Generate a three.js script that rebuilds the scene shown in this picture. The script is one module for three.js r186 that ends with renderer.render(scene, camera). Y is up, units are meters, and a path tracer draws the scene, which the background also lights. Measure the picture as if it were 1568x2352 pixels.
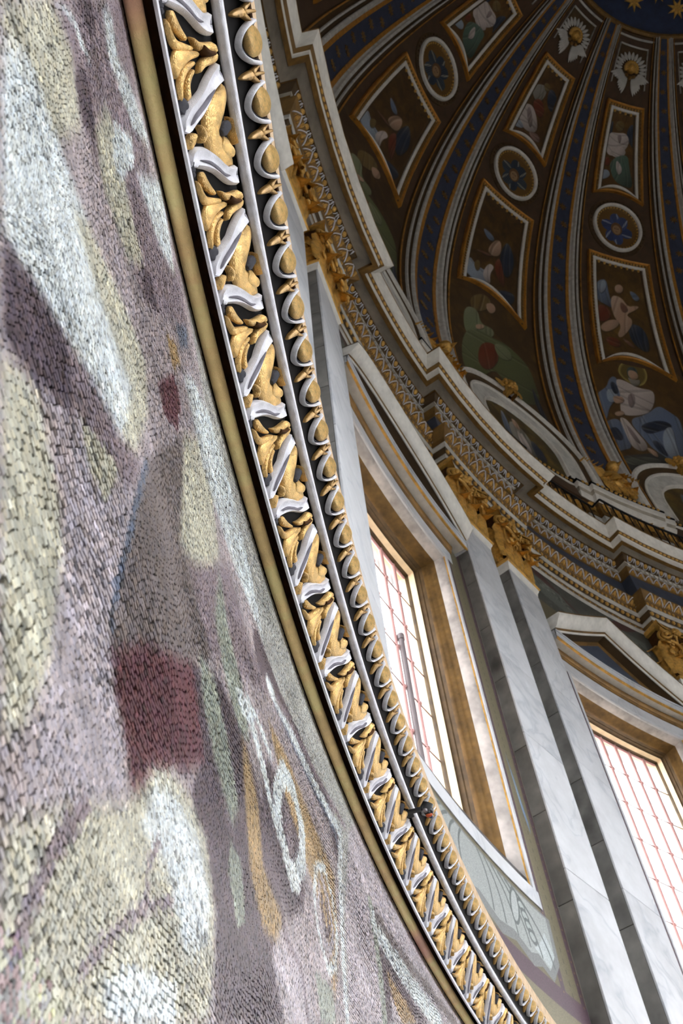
import * as THREE from 'three';
import { mergeGeometries, toCreasedNormals } from 'three/addons/utils/BufferGeometryUtils.js';
import { RoundedBoxGeometry } from 'three/addons/geometries/RoundedBoxGeometry.js';
import { ImprovedNoise } from 'three/addons/math/ImprovedNoise.js';

// ------------------------------------------------------------------ camera, sky, exposure
const D = Math.PI / 180, EYE = 1.6;                 // the eye stands 1.6 m above the gallery floor (y = 0)
const scene = new THREE.Scene();
const camera = new THREE.PerspectiveCamera(2 * Math.atan(1176 / 2038.04) / D, 1568 / 2352, 0.05, 400);
{
  const psi = 0.0031792, pitch = 0.9699121, roll = -0.1106701;
  const hx = new THREE.Vector3(-Math.sin(psi), 0, Math.cos(psi)), up = new THREE.Vector3(0, 1, 0);
  const fwd = hx.clone().multiplyScalar(Math.cos(pitch)).addScaledVector(up, Math.sin(pitch));
  const upc = hx.clone().multiplyScalar(-Math.sin(pitch)).addScaledVector(up, Math.cos(pitch));
  const right = fwd.clone().cross(upc);
  const X = right.clone().multiplyScalar(Math.cos(roll)).addScaledVector(upc, Math.sin(roll));
  const Y = upc.clone().multiplyScalar(Math.cos(roll)).addScaledVector(right, -Math.sin(roll));
  camera.quaternion.setFromRotationMatrix(new THREE.Matrix4().makeBasis(X, Y, fwd.clone().negate()));
  camera.position.set(19.88579, EYE, 0);
  camera.focus = 3.6; camera.userData.fStop = 6;
}
// hazy daylight after the CIE sky: brighter round the sun, which stands high beyond the far side of the drum and is veiled
{
  const w = 256, h = 128, d = new Float32Array(w * h * 4), sunAz = 205 * D, sunEl = 32 * D, S = [Math.cos(sunEl) * Math.cos(sunAz), Math.sin(sunEl), Math.cos(sunEl) * Math.sin(sunAz)];
  for (let y = 0; y < h; y++) for (let x = 0; x < w; x++) {
    const el = ((y + 0.5) / h - 0.5) * Math.PI, az = ((x + 0.5) / w - 0.5) * 2 * Math.PI, v = [Math.cos(el) * Math.cos(az), Math.sin(el), Math.cos(el) * Math.sin(az)];
    const chi = Math.acos(Math.min(1, Math.max(-1, v[0] * S[0] + v[1] * S[1] + v[2] * S[2]))), z = Math.max(0.03, v[1]);
    const grad = 1 - 0.7 * Math.exp(-0.2 / z), ind = 1 + 16 * (Math.exp(-3 * chi) - Math.exp(-1.5 * Math.PI)) + 0.3 * Math.cos(chi) ** 2, k = 0.55 * grad * ind + 0.05;
    const o = (y * w + x) * 4; d[o] = 0.97 * k; d[o + 1] = 0.985 * k; d[o + 2] = 1.02 * k; d[o + 3] = 1;
  }
  const t = new THREE.DataTexture(d, w, h, THREE.RGBAFormat, THREE.FloatType); t.mapping = THREE.EquirectangularReflectionMapping; t.magFilter = t.minFilter = THREE.LinearFilter; t.wrapS = THREE.RepeatWrapping; t.needsUpdate = true; scene.background = t;
}
const EXPOSURE = 25.5;
const renderer = new THREE.WebGLRenderer();
renderer.toneMapping = THREE.LinearToneMapping;
renderer.toneMappingExposure = EXPOSURE;
renderer.shadowMap.enabled = true;

// ------------------------------------------------------------------ measures of the rotunda (metres; heights above the eye)
const T1 = 13.90424;                                 // azimuth of the first pilaster pair
const BAY = 22.5;
const GAP = 0.345, SHAFT = 1.13, RP = 20.5, RWALL = 20.88;
const DE = 6.5666, DR = 20.3526 + 6.5666, DH = 26.2874;   // dome meridian: centre offset, radius, springing

// ------------------------------------------------------------------ helpers
let seed = 7; const rnd = () => { seed = (seed * 1664525 + 1013904223) % 4294967296; return seed / 4294967296; };
const perlin = new ImprovedNoise(), noise = (x, y, z = 0.37) => perlin.noise(x, y, z);
const fbm = (x, y, o = 4) => { let s = 0, a = 0.5; for (let i = 0; i < o; i++) { s += a * noise(x, y, i * 7.3 + 0.4); x *= 2.03; y *= 2.03; a *= 0.5; } return s; };
const lerp = (a, b, t) => a + (b - a) * t, clamp = (x, a = 0, b = 1) => Math.min(b, Math.max(a, x));
const V = (x, y, z) => new THREE.Vector3(x, y, z);
const used = new Map();
function numbered(name) { const n = used.get(name) ?? 0; used.set(name, n + 1); return n ? name + '_' + String(n).padStart(3, '0') : name; }
function place(o, R, deg, h) { o.position.set(R * Math.cos(deg * D), h + EYE, R * Math.sin(deg * D)); o.rotation.set(0, -(deg + 90) * D, 0); return o; }   // local x along the wall, y up, z to the dome axis
function thing(name, label, category, R, deg, h, group) {
  const g = new THREE.Group(); g.name = numbered(name); place(g, R, deg, h); scene.add(g);
  g.userData = { label, category }; if (group) g.userData.group = group; return g;
}
function shade(m) { m.castShadow = m.receiveShadow = true; return m; }
function part(parent, name, geo, mat, label) { const m = shade(new THREE.Mesh(geo, mat)); m.name = name; if (label) m.userData.label = label; parent.add(m); return m; }
function struct(name, geo, mat) { const m = shade(new THREE.Mesh(geo, mat)); m.name = numbered(name); m.userData.kind = 'structure'; scene.add(m); return m; }
function structAt(name, R, deg, h) { const g = new THREE.Group(); g.name = numbered(name); place(g, R, deg, h); g.userData.kind = 'structure'; scene.add(g); return g; }
const relabel = (o, label) => { o.userData = { ...o.userData, label }; return o; };
function copyAt(src, R, deg, h, label, mirror) { const o = src.clone(); o.name = numbered(src.name.replace(/_\d{3}$/, '')); place(o, R, deg, h); if (label) relabel(o, label); scene.add(o); return o; }

// a grid surface; f(i, j) -> [x, y, z]; uv in metres
function surf(nu, nv, f, angle = 0.6, flip = false) {
  const P = [], uv = [], idx = [];
  for (let j = 0; j <= nv; j++) for (let i = 0; i <= nu; i++) P.push(f(i / nu, j / nv, i, j));
  const lu = [0], lv = [0], at = (i, j) => P[j * (nu + 1) + i], d = (a, b) => Math.hypot(a[0] - b[0], a[1] - b[1], a[2] - b[2]);
  for (let i = 1; i <= nu; i++) lu.push(lu[i - 1] + d(at(i, nv >> 1), at(i - 1, nv >> 1)));
  for (let j = 1; j <= nv; j++) lv.push(lv[j - 1] + d(at(nu >> 1, j), at(nu >> 1, j - 1)));
  for (let j = 0; j <= nv; j++) for (let i = 0; i <= nu; i++) uv.push(lu[i], lv[j]);
  for (let j = 0; j < nv; j++) for (let i = 0; i < nu; i++) {
    const a = j * (nu + 1) + i, b = a + 1, c = a + nu + 1, e = c + 1;
    flip ? idx.push(a, c, b, b, c, e) : idx.push(a, b, c, b, e, c);
  }
  let g = new THREE.BufferGeometry();
  g.setAttribute('position', new THREE.Float32BufferAttribute(P.flat(), 3));
  g.setAttribute('uv', new THREE.Float32BufferAttribute(uv, 2));
  g.setIndex(idx);
  return toCreasedNormals(g, angle);
}
const fix = (g) => { g = g.index ? g.toNonIndexed() : g; for (const k of Object.keys(g.attributes)) if (!['position', 'normal', 'uv'].includes(k)) g.deleteAttribute(k); return g; };
const merge = (list) => mergeGeometries(list.map(fix));
const moved = (g, x = 0, y = 0, z = 0, rx = 0, ry = 0, rz = 0, sx = 1, sy = sx, sz = sx) => { const m = new THREE.Matrix4().compose(V(x, y, z), new THREE.Quaternion().setFromEuler(new THREE.Euler(rx, ry, rz)), V(sx, sy, sz)); return g.clone().applyMatrix4(m); };
// polar point seen from a frame at (R0, h0): phi in degrees from the frame's azimuth
const frame = (R0, h0) => (phi, R, h) => [R * Math.sin(phi * D), h - h0, R0 - R * Math.cos(phi * D)];
const world = (deg, R, h) => [R * Math.cos(deg * D), h + EYE, R * Math.sin(deg * D)];
const domeR = (al, off = 0) => -DE + (DR - off) * Math.cos(al * D), domeH = (al, off = 0) => DH + (DR - off) * Math.sin(al * D);
// curved box between two radii, angles and heights
function arcBox(pf, R0, R1, a0, a1, h0, h1, n = 6) {
  const q = (phi, R, h) => pf(phi, R, h), L = (t) => lerp(a0, a1, t);
  return merge([
    surf(n, 1, (u, v) => q(L(u), R0, lerp(h0, h1, v))), surf(n, 1, (u, v) => q(L(u), R1, lerp(h0, h1, v)), 0.6, true),
    surf(n, 1, (u, v) => q(L(u), lerp(R0, R1, v), h1)), surf(n, 1, (u, v) => q(L(u), lerp(R0, R1, v), h0), 0.6, true),
    surf(1, 1, (u, v) => q(a0, lerp(R0, R1, u), lerp(h0, h1, v)), 0.6, true), surf(1, 1, (u, v) => q(a1, lerp(R0, R1, u), lerp(h0, h1, v))),
  ]);
}
// a moulding of given profile [[R, h], ...] run round an arc
const ring = (pf, prof, a0, a1, n, angle = 0.5) => surf(n, prof.length - 1, (u, v, i, j) => pf(lerp(a0, a1, u), prof[j][0], prof[j][1]), angle);
// a moulding mitred round a rectangle on the wall; profile [[inset, R], ...], inset in metres outwards of the opening
function frameSweep(pf, half, h0, h1, prof, n = 10) {
  const loop = (d, R) => {
    const p = half + d / R / D, pts = [];
    for (let i = 0; i < n; i++) pts.push(pf(lerp(-p, p, i / n), R, h0 - d));
    pts.push(pf(p, R, h0 - d)); pts.push(pf(p, R, h1 + d));
    for (let i = 1; i <= n; i++) pts.push(pf(lerp(p, -p, i / n), R, h1 + d));
    pts.push(pf(-p, R, h0 - d)); return pts;
  };
  const rows = prof.map(([d, R]) => loop(d, R));
  return surf(rows[0].length - 1, prof.length - 1, (u, v, i, j) => rows[j][i], 0.5);
}
// a carved stroke: spline in the (u, v) plane with half-round section; map(u, v, w) -> [x, y, z]
function stroke(pts, wid, H, map, { n = 14, m = 6, flat = 0, round = 0.12, groove = 0 } = {}) {
  const c = new THREE.CatmullRomCurve3(pts.map(([x, y]) => V(x, y, 0)), false, 'centripetal');
  const W = (t) => { const k = t * (wid.length - 1), i = Math.min(wid.length - 2, Math.floor(k)); return lerp(wid[i], wid[i + 1], k - i); };
  return surf(n, m + 2, (u, v, i, j) => {
    const p = c.getPoint(u), t = c.getTangent(u), e = clamp(Math.min(u, 1 - u) / round), cap = Math.sqrt(1 - (1 - e) ** 2) * 0.97 + 0.03;
    const a = j === 0 ? -1 : j === m + 2 ? 1 : -1 + 2 * (j - 1) / m, w = W(u) / 2 * cap;
    let z = j === 0 || j === m + 2 ? -0.012 : H * cap * (flat ? Math.min(1, (1 - Math.abs(a)) / (1 - flat + 1e-6)) ** 0.6 : Math.sqrt(Math.max(0, 1 - a * a)));
    if (groove && Math.abs(a) < 0.75) z -= groove * H * (1 - (a / 0.75) ** 2);
    return map(p.x - t.y * a * w, p.y + t.x * a * w, z);
  }, 0.9);
}
// leaf-like shell of real thickness: f(u, v) -> [x, y, z]
function shell(nu, nv, f, th) {
  const nrm = (u, v) => { const e = 0.02, a = V(...f(u + e, v)).sub(V(...f(u - e, v))), b = V(...f(u, v + e)).sub(V(...f(u, v - e))); return a.cross(b).normalize(); };
  const front = surf(nu, nv, f, 0.9), back = surf(nu, nv, (u, v) => { const n = nrm(u, v).multiplyScalar(-th * Math.sin(Math.PI * clamp(u, 0.06, 0.94)) * 1.0 - th * 0.2); const p = f(u, v); return [p[0] + n.x, p[1] + n.y, p[2] + n.z]; }, 0.9, true);
  return merge([front, back]);
}
const tube = (pts, r, n = 12, m = 6, closed = false) => new THREE.TubeGeometry(new THREE.CatmullRomCurve3(pts.map((p) => V(...p)), closed, 'centripetal'), n, r, m, closed);

// ------------------------------------------------------------------ materials
function tex(size, fn, srgb = true, rep = 1) {
  const [w, h] = Array.isArray(size) ? size : [size, size], d = new Uint8Array(w * h * 4);
  for (let y = 0; y < h; y++) for (let x = 0; x < w; x++) { const c = fn(x / w, y / h), o = (y * w + x) * 4; d[o] = clamp(c[0]) * 255; d[o + 1] = clamp(c[1]) * 255; d[o + 2] = clamp(c[2]) * 255; d[o + 3] = 255; }
  const t = new THREE.DataTexture(d, w, h); t.magFilter = THREE.LinearFilter; t.minFilter = THREE.LinearMipmapLinearFilter; t.generateMipmaps = true;
  t.wrapS = t.wrapT = THREE.MirroredRepeatWrapping; t.repeat.set(rep, rep); if (srgb) t.colorSpace = THREE.SRGBColorSpace; t.needsUpdate = true; return t;
}
const grey = (v) => [v, v, v];
const stoneMap = (base, vein, amp, rep) => tex(512, (x, y) => {
  const w = fbm(x * 5 + 3, y * 5 + 1), s = Math.abs(fbm(x * 4 + y * 5 + w * 1.3, y * 2 - x * 1.2 + 9, 5)), k = clamp(1 - s * 9) ** 2 * vein, c = fbm(x * 9, y * 9 + 4) * amp + fbm(x * 40, y * 40, 2) * amp * 0.5;
  return base.map((b, i) => b * (1 + c - k * (0.9 - i * 0.12)));
}, true, rep);
const dirtMap = (base, amp, rep, f = 6) => tex(256, (x, y) => { const c = fbm(x * f, y * f + 4, 5), s = clamp(fbm(x * f * 0.7 + 20, y * f * 0.7 + 2) * 2 - 0.35); return base.map((b, i) => b * (1 + c * amp - s * amp * 0.8)); }, true, rep);
const bumpTex = tex(256, (x, y) => grey(0.5 + fbm(x * 22, y * 22, 4) * 0.8), false, 3);
const fineBump = tex(256, (x, y) => grey(0.5 + fbm(x * 30, y * 30, 3) * 0.8), false, 9);
const mat = (o) => new THREE.MeshStandardMaterial({ side: THREE.DoubleSide, ...o });
const dull = (o) => new THREE.MeshPhysicalMaterial({ side: THREE.DoubleSide, specularIntensity: 0.15, ...o });
const M = {};
M.marble = mat({ map: stoneMap([0.76, 0.765, 0.775], 0.11, 0.09, 0.22), roughness: 0.42 });
M.marble2 = mat({ map: stoneMap([0.73, 0.735, 0.745], 0.13, 0.11, 0.2), roughness: 0.45 });
M.shadedSideStone = mat({ map: dirtMap([0.43, 0.42, 0.40], 0.5, 0.35), roughness: 0.75 });  // stained stone; shade of the pilaster sides is also put into its colour
M.cove = mat({ map: dirtMap([0.64, 0.62, 0.60], 0.4, 0.6), roughness: 0.6 });
M.stone = mat({ map: dirtMap([0.76, 0.755, 0.73], 0.22, 0.6), roughness: 0.6 });
M.white = mat({ map: dirtMap([0.86, 0.85, 0.82], 0.14, 0.9), roughness: 0.5 });
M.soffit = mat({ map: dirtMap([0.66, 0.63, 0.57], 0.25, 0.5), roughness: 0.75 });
M.cornerGold = mat({ map: dirtMap([0.80, 0.60, 0.28], 0.35, 1.2), metalness: 0.3, roughness: 0.42, bumpMap: bumpTex, bumpScale: 0.004 });
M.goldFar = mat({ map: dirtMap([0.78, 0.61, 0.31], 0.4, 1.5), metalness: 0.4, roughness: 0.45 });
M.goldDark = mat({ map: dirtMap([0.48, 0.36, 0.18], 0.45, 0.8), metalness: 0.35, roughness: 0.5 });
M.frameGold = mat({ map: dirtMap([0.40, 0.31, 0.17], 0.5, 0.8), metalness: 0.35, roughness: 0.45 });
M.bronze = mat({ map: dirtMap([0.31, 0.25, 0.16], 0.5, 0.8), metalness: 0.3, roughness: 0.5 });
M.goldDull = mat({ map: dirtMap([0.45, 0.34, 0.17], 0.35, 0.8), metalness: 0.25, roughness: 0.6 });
M.nearGold = mat({ map: dirtMap([0.79, 0.65, 0.41], 0.45, 5, 5), metalness: 0.5, roughness: 0.32, bumpMap: fineBump, bumpScale: 0.003 });
M.nearWhite = mat({ map: dirtMap([0.81, 0.81, 0.835], 0.16, 6, 5), roughness: 0.36, bumpMap: fineBump, bumpScale: 0.001 });
M.torusGold = mat({ map: tex([1024, 64], (x, y) => { const w = clamp(fbm(x * 9, y * 3, 4) * 2.0 - 0.2), r = Math.exp(-(((x - 0.2) / 0.05) ** 4)) * 0.8; const a = [1.0, 0.87, 0.62], b = [0.80, 0.60, 0.55]; return a.map((c, i) => lerp(c, b[i], r) * (1.04 - 0.18 * w + fbm(x * 40, y * 5, 3) * 0.12)); }, true, 0.33), metalness: 0.08, roughness: 0.28, bumpMap: fineBump, bumpScale: 0.003 });
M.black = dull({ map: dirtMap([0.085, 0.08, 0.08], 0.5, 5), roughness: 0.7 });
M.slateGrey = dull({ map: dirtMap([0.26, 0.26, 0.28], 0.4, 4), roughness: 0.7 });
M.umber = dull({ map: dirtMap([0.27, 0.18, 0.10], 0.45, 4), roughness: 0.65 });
M.tan = mat({ map: dirtMap([0.72, 0.62, 0.50], 0.25, 3), roughness: 0.7 });
M.frieze = mat({ map: dirtMap([0.22, 0.25, 0.31], 0.3, 0.5), roughness: 0.6 });
M.brown = mat({ map: dirtMap([0.30, 0.23, 0.165], 0.25, 0.4), roughness: 0.75 });
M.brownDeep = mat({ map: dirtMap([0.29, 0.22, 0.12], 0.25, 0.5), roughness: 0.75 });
M.ribGold = mat({ map: dirtMap([0.72, 0.50, 0.21], 0.35, 0.6), metalness: 0.3, roughness: 0.5 });
M.blue = mat({ map: dirtMap([0.21, 0.235, 0.31], 0.3, 0.5), roughness: 0.7 });
M.navy = mat({ map: dirtMap([0.16, 0.20, 0.30], 0.3, 0.4), roughness: 0.75 });
M.iron = mat({ color: 0x1b1a1a, roughness: 0.5, metalness: 0.5 });
M.glareRedIron = mat({ color: 0xc79a96, roughness: 0.6 });  // red iron paled to pink: window glare put into the colour
M.thinIron = mat({ color: 0x806a66, roughness: 0.6 });
M.dartGold = mat({ map: dirtMap([0.60, 0.47, 0.27], 0.45, 5, 5), metalness: 0.4, roughness: 0.4 });
M.eggGold = mat({ map: dirtMap([0.88, 0.73, 0.46], 0.3, 5, 5), metalness: 0.4, roughness: 0.36, bumpMap: fineBump, bumpScale: 0.003 });
M.greyIron = mat({ color: 0x7a7476, roughness: 0.5 });
M.plastic = mat({ color: 0x16171a, roughness: 0.35 });
M.glass = new THREE.MeshPhysicalMaterial({ color: 0xffffff, transmission: 1, roughness: 0.0, thickness: 0, ior: 1.45 });
M.lens = mat({ color: 0x3a4a66, roughness: 0.1, metalness: 0.3 });
M.orange = mat({ color: 0xb5502c, roughness: 0.5 });
M.groove = dull({ map: dirtMap([0.44, 0.43, 0.46], 0.3, 4), roughness: 0.7 });
M.reveal = mat({ map: dirtMap([0.88, 0.80, 0.66], 0.15, 0.6), roughness: 0.7 });
M.ground = mat({ map: dirtMap([0.5, 0.48, 0.45], 0.2, 0.05), roughness: 0.9 });
M.floor = mat({ map: stoneMap([0.86, 0.84, 0.80], 0.1, 0.1, 0.2), roughness: 0.5 });
M.pit = mat({ map: dirtMap([0.5, 0.46, 0.42], 0.2, 0.2), roughness: 0.7 });
// ------------------------------------------------------------------ the shell of the building
const pw = (deg, R, h) => world(deg, R, h);
const W1 = { half: 4.7, R: 21.45, h0: 7.05, h1: 13.3 };     // window opening
const oHalf = 5.28;                                        // opening in the inner leaf of the wall
{
  struct('ground', merge([surf(64, 4, (u, v) => { const p = world(u * 360, lerp(23.4, 220, v * v), 0); return [p[0], -9, p[2]]; }, 0.6, true)]), M.ground);
  struct('floor', arcBox(pw, 18.2, 20.6, 0, 360, -2.1, -1.6, 128), M.floor);
  struct('floor_lower', surf(64, 2, (u, v) => { const p = world(u * 360, lerp(0.01, 18.4, v), 0); return [p[0], -50, p[2]]; }, 0.6, true), M.pit);
  struct('wall_lower', arcBox(pw, 18.2, 18.9, 0, 360, -53, -2.1, 96), M.pit);
  struct('wall_podium', merge([arcBox(pw, 20.33, 23.2, 0, 360, -2.4, 3.0, 200)]), M.stone);
  const g = [];
  for (let k = -2; k < 14; k++) {
    const c = T1 + BAY * (k + 0.5), a = c - BAY / 2, b = c + BAY / 2;
    g.push(arcBox(pw, 20.82, 21.68, a, c - oHalf, 3.0, 24.6), arcBox(pw, 20.82, 21.68, c + oHalf, b, 3.0, 24.6));
    g.push(arcBox(pw, 20.82, 21.68, c - oHalf, c + oHalf, 3.0, 6.45), arcBox(pw, 20.82, 21.68, c - oHalf, c + oHalf, 13.45, 24.6));
    g.push(arcBox(pw, 21.68, 22.0, a, c - W1.half, 3.0, 24.6), arcBox(pw, 21.68, 22.0, c + W1.half, b, 3.0, 24.6));
    g.push(arcBox(pw, 21.68, 22.0, c - W1.half, c + W1.half, 3.0, W1.h0), arcBox(pw, 21.68, 22.0, c - W1.half, c + W1.half, W1.h1, 24.6));
  }
  struct('wall_drum', merge(g), M.marble2);
  // dome: lower ring, vault, star cap, lantern
  const lat = (a0, a1, n, off, flip) => surf(192, n, (u, v) => { const al = lerp(a0, a1, v); return world(u * 360, domeR(al, off), domeH(al, off)); }, 0.6, flip);
  struct('ceiling', merge([
    arcBox(pw, 20.3526, 23.2, 0, 360, 23.2, 26.2874, 192), lat(0, 59.4, 40, 0), lat(0, 68, 40, -1.2, true),
  ]), M.brown);
  struct('ceiling_cap', merge([lat(59.4, 67, 6, 0)]), M.navy);
  struct('lantern_wall', merge([arcBox(pw, domeR(67), domeR(67) + 0.8, 0, 360, domeH(67), domeH(67) + 9, 48), surf(48, 1, (u, v) => world(u * 360, lerp(0.01, 5, v), domeH(67) + 9))]), M.soffit);
}

// ------------------------------------------------------------------ the near podium wall with its glass mosaic
const PAL = { W: [206, 213, 213], L: [176, 168, 173], C: [188, 186, 168], M: [136, 123, 129], D: [90, 79, 86], R: [96, 60, 67], O: [166, 140, 100], G: [147, 154, 142], B: [168, 169, 164], T: [116, 107, 106], S: [100, 109, 126] };
const MOS = [
['C',0.000,[0.079,1.599,0.103,1.917,0.199,1.993,0.327,1.900,0.306,1.679,0.166,1.663,0.122,1.548]],
['M',0.000,[0.109,1.989,0.173,2.852,0.411,2.609,0.598,2.584,0.907,2.675,1.047,2.600,0.765,2.094,0.506,1.993,0.334,1.937,0.199,1.993]],
['W',0.000,[0.105,1.945,0.139,2.079,0.227,2.150,0.245,2.150,0.202,2.084,0.161,2.071]],
['D',0.000,[0.121,2.152,0.133,2.317,0.191,2.288,0.187,2.209]],
['W',0.000,[0.160,2.439,0.179,2.545,0.280,2.496,0.331,2.579,0.478,2.671,0.526,2.679,0.445,2.502,0.380,2.493,0.263,2.363]],
['W',0.000,[0.378,2.260,0.454,2.442,0.506,2.388,0.490,2.150,0.432,2.149]],
['W',0.000,[0.321,2.405,0.343,2.518,0.480,2.570,0.431,2.485]],
['D',0.000,[0.229,2.044,0.279,2.099,0.361,2.026,0.334,1.937,0.241,1.956]],
['C',0.000,[0.354,2.037,0.333,2.217,0.395,2.245,0.584,2.201,0.714,2.199,0.635,2.031,0.446,1.974]],
['W',0.000,[0.528,2.390,0.634,2.730,0.770,2.669,0.880,2.600,0.731,2.461]],
['D',0.000,[0.683,2.174,0.755,2.252,0.838,2.221,0.759,2.107]],
['B',0.000,[0.172,2.836,0.183,2.973,0.997,2.927,1.586,2.955,2.159,3.032,2.866,3.046,4.018,2.951,6.379,2.927,3.230,1.549,3.320,2.415,2.377,2.315,1.870,2.339,1.364,2.499,1.027,2.692,0.695,2.918,0.423,2.885]],
['W',0.000,[0.127,1.541,0.166,1.663,0.312,1.709,0.477,1.766,0.680,1.877,0.842,1.934,0.917,1.815,0.908,1.642,0.777,1.468,0.632,1.392,0.500,1.339,0.351,1.262]],
['C',0.000,[0.418,1.676,0.477,1.766,0.680,1.877,0.842,1.934,0.917,1.815,0.913,1.632,0.838,1.523,0.824,1.740,0.670,1.709]],
['D',0.000,[0.343,1.273,0.447,1.350,0.564,1.419,0.676,1.448,0.668,1.335,0.520,1.193,0.444,1.144]],
['M',0.000,[0.564,1.419,0.679,1.488,0.823,1.549,0.942,1.645,0.936,1.517,0.772,1.380,0.653,1.321]],
['C',0.000,[0.460,1.123,0.553,1.204,0.704,1.138,0.773,1.066,0.821,0.930,0.806,0.796,0.764,0.724]],
['C',0.000,[0.680,1.357,0.791,1.443,0.866,1.470,0.845,1.349,0.758,1.313]],
['L',0.000,[0.659,1.349,0.799,1.380,0.932,1.526,0.957,1.651,0.968,1.454,0.968,1.276,0.969,1.149,1.021,1.077,1.120,1.033,1.168,0.963,0.967,0.794,0.857,0.723,0.810,0.919,0.754,1.095]],
['T',0.000,[0.972,1.695,1.155,2.133,1.334,1.873,1.573,2.083,1.899,2.092,1.562,1.703,1.184,1.192,0.995,1.134,0.971,1.386]],
['S',0.024,[0.969,1.679,0.966,1.579,0.968,1.454,0.969,1.330,0.970,1.230,0.977,1.157]],
['R',0.000,[0.933,2.004,1.008,2.208,1.094,2.196,1.104,2.078,1.012,1.969]],
['O',0.000,[0.911,2.248,0.979,2.346,1.043,2.338,1.002,2.223]],
['S',0.000,[0.956,2.432,1.029,2.572,1.066,2.511,1.013,2.391]],
['C',0.000,[1.155,2.133,1.330,2.412,1.566,2.116,1.429,1.863,1.244,1.751]],
['W',0.000,[1.072,2.342,1.147,2.467,1.344,2.579,1.647,2.596,1.914,2.514,2.150,2.356,1.994,2.323,1.646,2.265,1.317,2.261]],
['M',0.000,[1.323,1.767,1.659,2.192,1.893,2.146,2.249,2.195,1.915,1.954,1.562,1.703]],
['R',0.000,[1.003,1.120,1.140,1.288,1.439,1.531,1.584,1.368,1.456,1.240,1.348,1.168,1.259,1.086,1.200,0.975,1.129,1.040,1.055,1.070]],
['D',0.000,[1.439,1.531,1.655,1.700,1.940,1.737,2.152,1.671,2.415,1.485,2.453,1.194,1.791,0.888,1.752,1.096,1.646,1.204,1.498,1.217,1.584,1.368]],
['G',0.000,[1.477,1.614,1.617,1.663,1.769,1.590,1.900,1.484,1.849,1.382,1.668,1.437,1.525,1.515]],
['G',0.000,[1.573,2.083,1.702,1.957,1.867,1.907,1.987,1.777,1.893,1.712,1.689,1.766,1.574,1.852]],
['G',0.000,[1.835,1.335,1.941,1.346,2.000,1.219,1.924,1.165,1.829,1.250]],
['C',0.000,[1.199,0.978,1.262,1.081,1.356,1.164,1.501,1.208,1.646,1.204,1.746,1.092,1.758,0.959,1.732,0.861,0.937,0.489,0.821,0.647,0.970,0.789,1.168,0.937]],
['W',0.000,[1.292,1.078,1.420,1.147,1.599,1.172,1.704,1.087,1.700,0.990,1.566,0.900,1.418,0.983,1.259,0.961]],
['W',0.000,[1.195,0.670,1.307,0.747,1.529,0.834,1.549,0.776,1.237,0.630]],
['M',0.036,[1.024,0.829,0.968,0.733,0.929,0.618,0.929,0.556,0.941,0.501]],
['M',0.019,[1.460,0.948,1.350,0.874,1.260,0.797,1.188,0.722,1.116,0.640]],
['M',0.017,[1.353,1.001,1.315,0.924,1.324,0.873]],
['O',0.000,[1.902,1.720,1.984,1.710,2.102,1.634,2.161,1.477,2.388,1.456,2.361,1.357,2.170,1.305,2.036,1.371,1.951,1.564]],
['D',0.000,[2.143,1.841,2.431,1.965,2.700,1.877,2.677,1.669,2.468,1.489,2.363,1.523,2.155,1.599]],
['O',0.000,[2.204,2.055,2.499,2.113,2.893,2.117,3.200,2.108,3.193,1.783,3.076,1.554,3.002,1.793,2.729,1.862,2.430,1.929]],
['W',0.068,[1.867,1.829,2.006,1.860,2.145,1.809,2.284,1.737,2.422,1.708]],
['W',0.036,[1.948,1.904,2.083,1.929,2.253,1.931]],
['W',0.094,[2.371,1.936,2.323,1.814,2.395,1.720,2.505,1.669,2.564,1.691,2.676,1.827,2.678,1.967,2.571,2.035,2.433,2.012,2.371,1.936]],
['M',0.000,[2.417,1.884,2.489,1.902,2.554,1.796,2.525,1.721,2.453,1.760]],
['W',0.038,[2.876,1.922,2.832,1.792,2.888,1.682,3.012,1.626,3.129,1.701,3.189,1.848,3.137,1.976,3.026,2.026,2.923,1.970,2.876,1.922]],
['L',0.038,[2.924,1.900,2.895,1.797,2.956,1.719,3.047,1.706,3.121,1.810,3.072,1.919,2.985,1.946]],
['D',0.032,[2.958,1.868,2.959,1.802,3.012,1.750,3.063,1.811,3.023,1.873]],
['L',0.000,[2.362,1.415,2.573,1.466,2.680,1.442,2.776,1.343,2.404,1.172,2.264,1.275]],
['M',0.036,[2.413,1.418,2.624,1.426,2.690,1.303]],
['G',0.000,[2.803,1.518,3.053,1.586,3.091,1.486,2.866,1.384]],
['D',0.143,[2.062,2.242,2.376,2.271,2.785,2.344,3.226,2.393,3.291,2.288]],
['S',0.039,[2.261,2.207,2.710,2.283,3.256,2.359,3.317,2.305]],
['W',0.064,[2.199,2.210,2.441,2.266,2.927,2.347,3.383,2.425,3.314,2.200,3.264,1.804,3.266,1.566]],
['M',0.033,[2.312,2.254,2.648,2.361,3.088,2.448,3.486,2.530]],
['L',0.000,[3.582,2.596,4.007,2.916,6.251,2.874,3.302,1.582,3.357,2.032]],
['G',0.104,[3.912,2.382,3.949,2.263,3.979,2.096,3.969,1.882]],
['W',0.138,[3.958,2.332,4.216,2.341,4.817,2.394,5.281,2.459]],
['T',0.070,[4.012,2.395,4.384,2.452,5.073,2.560,5.693,2.636]],
['D',0.000,[4.007,2.252,4.273,2.284,4.945,2.313,3.996,1.894]],
['O',0.000,[4.113,2.183,4.485,2.218,4.678,2.196,4.276,2.019]],
['L',0.000,[4.149,2.081,4.374,2.062,4.134,1.955]]];
const MR = 20.32, MW = 6.6, MH = 2.7, mcx = 2048, mcy = 838;
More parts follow.
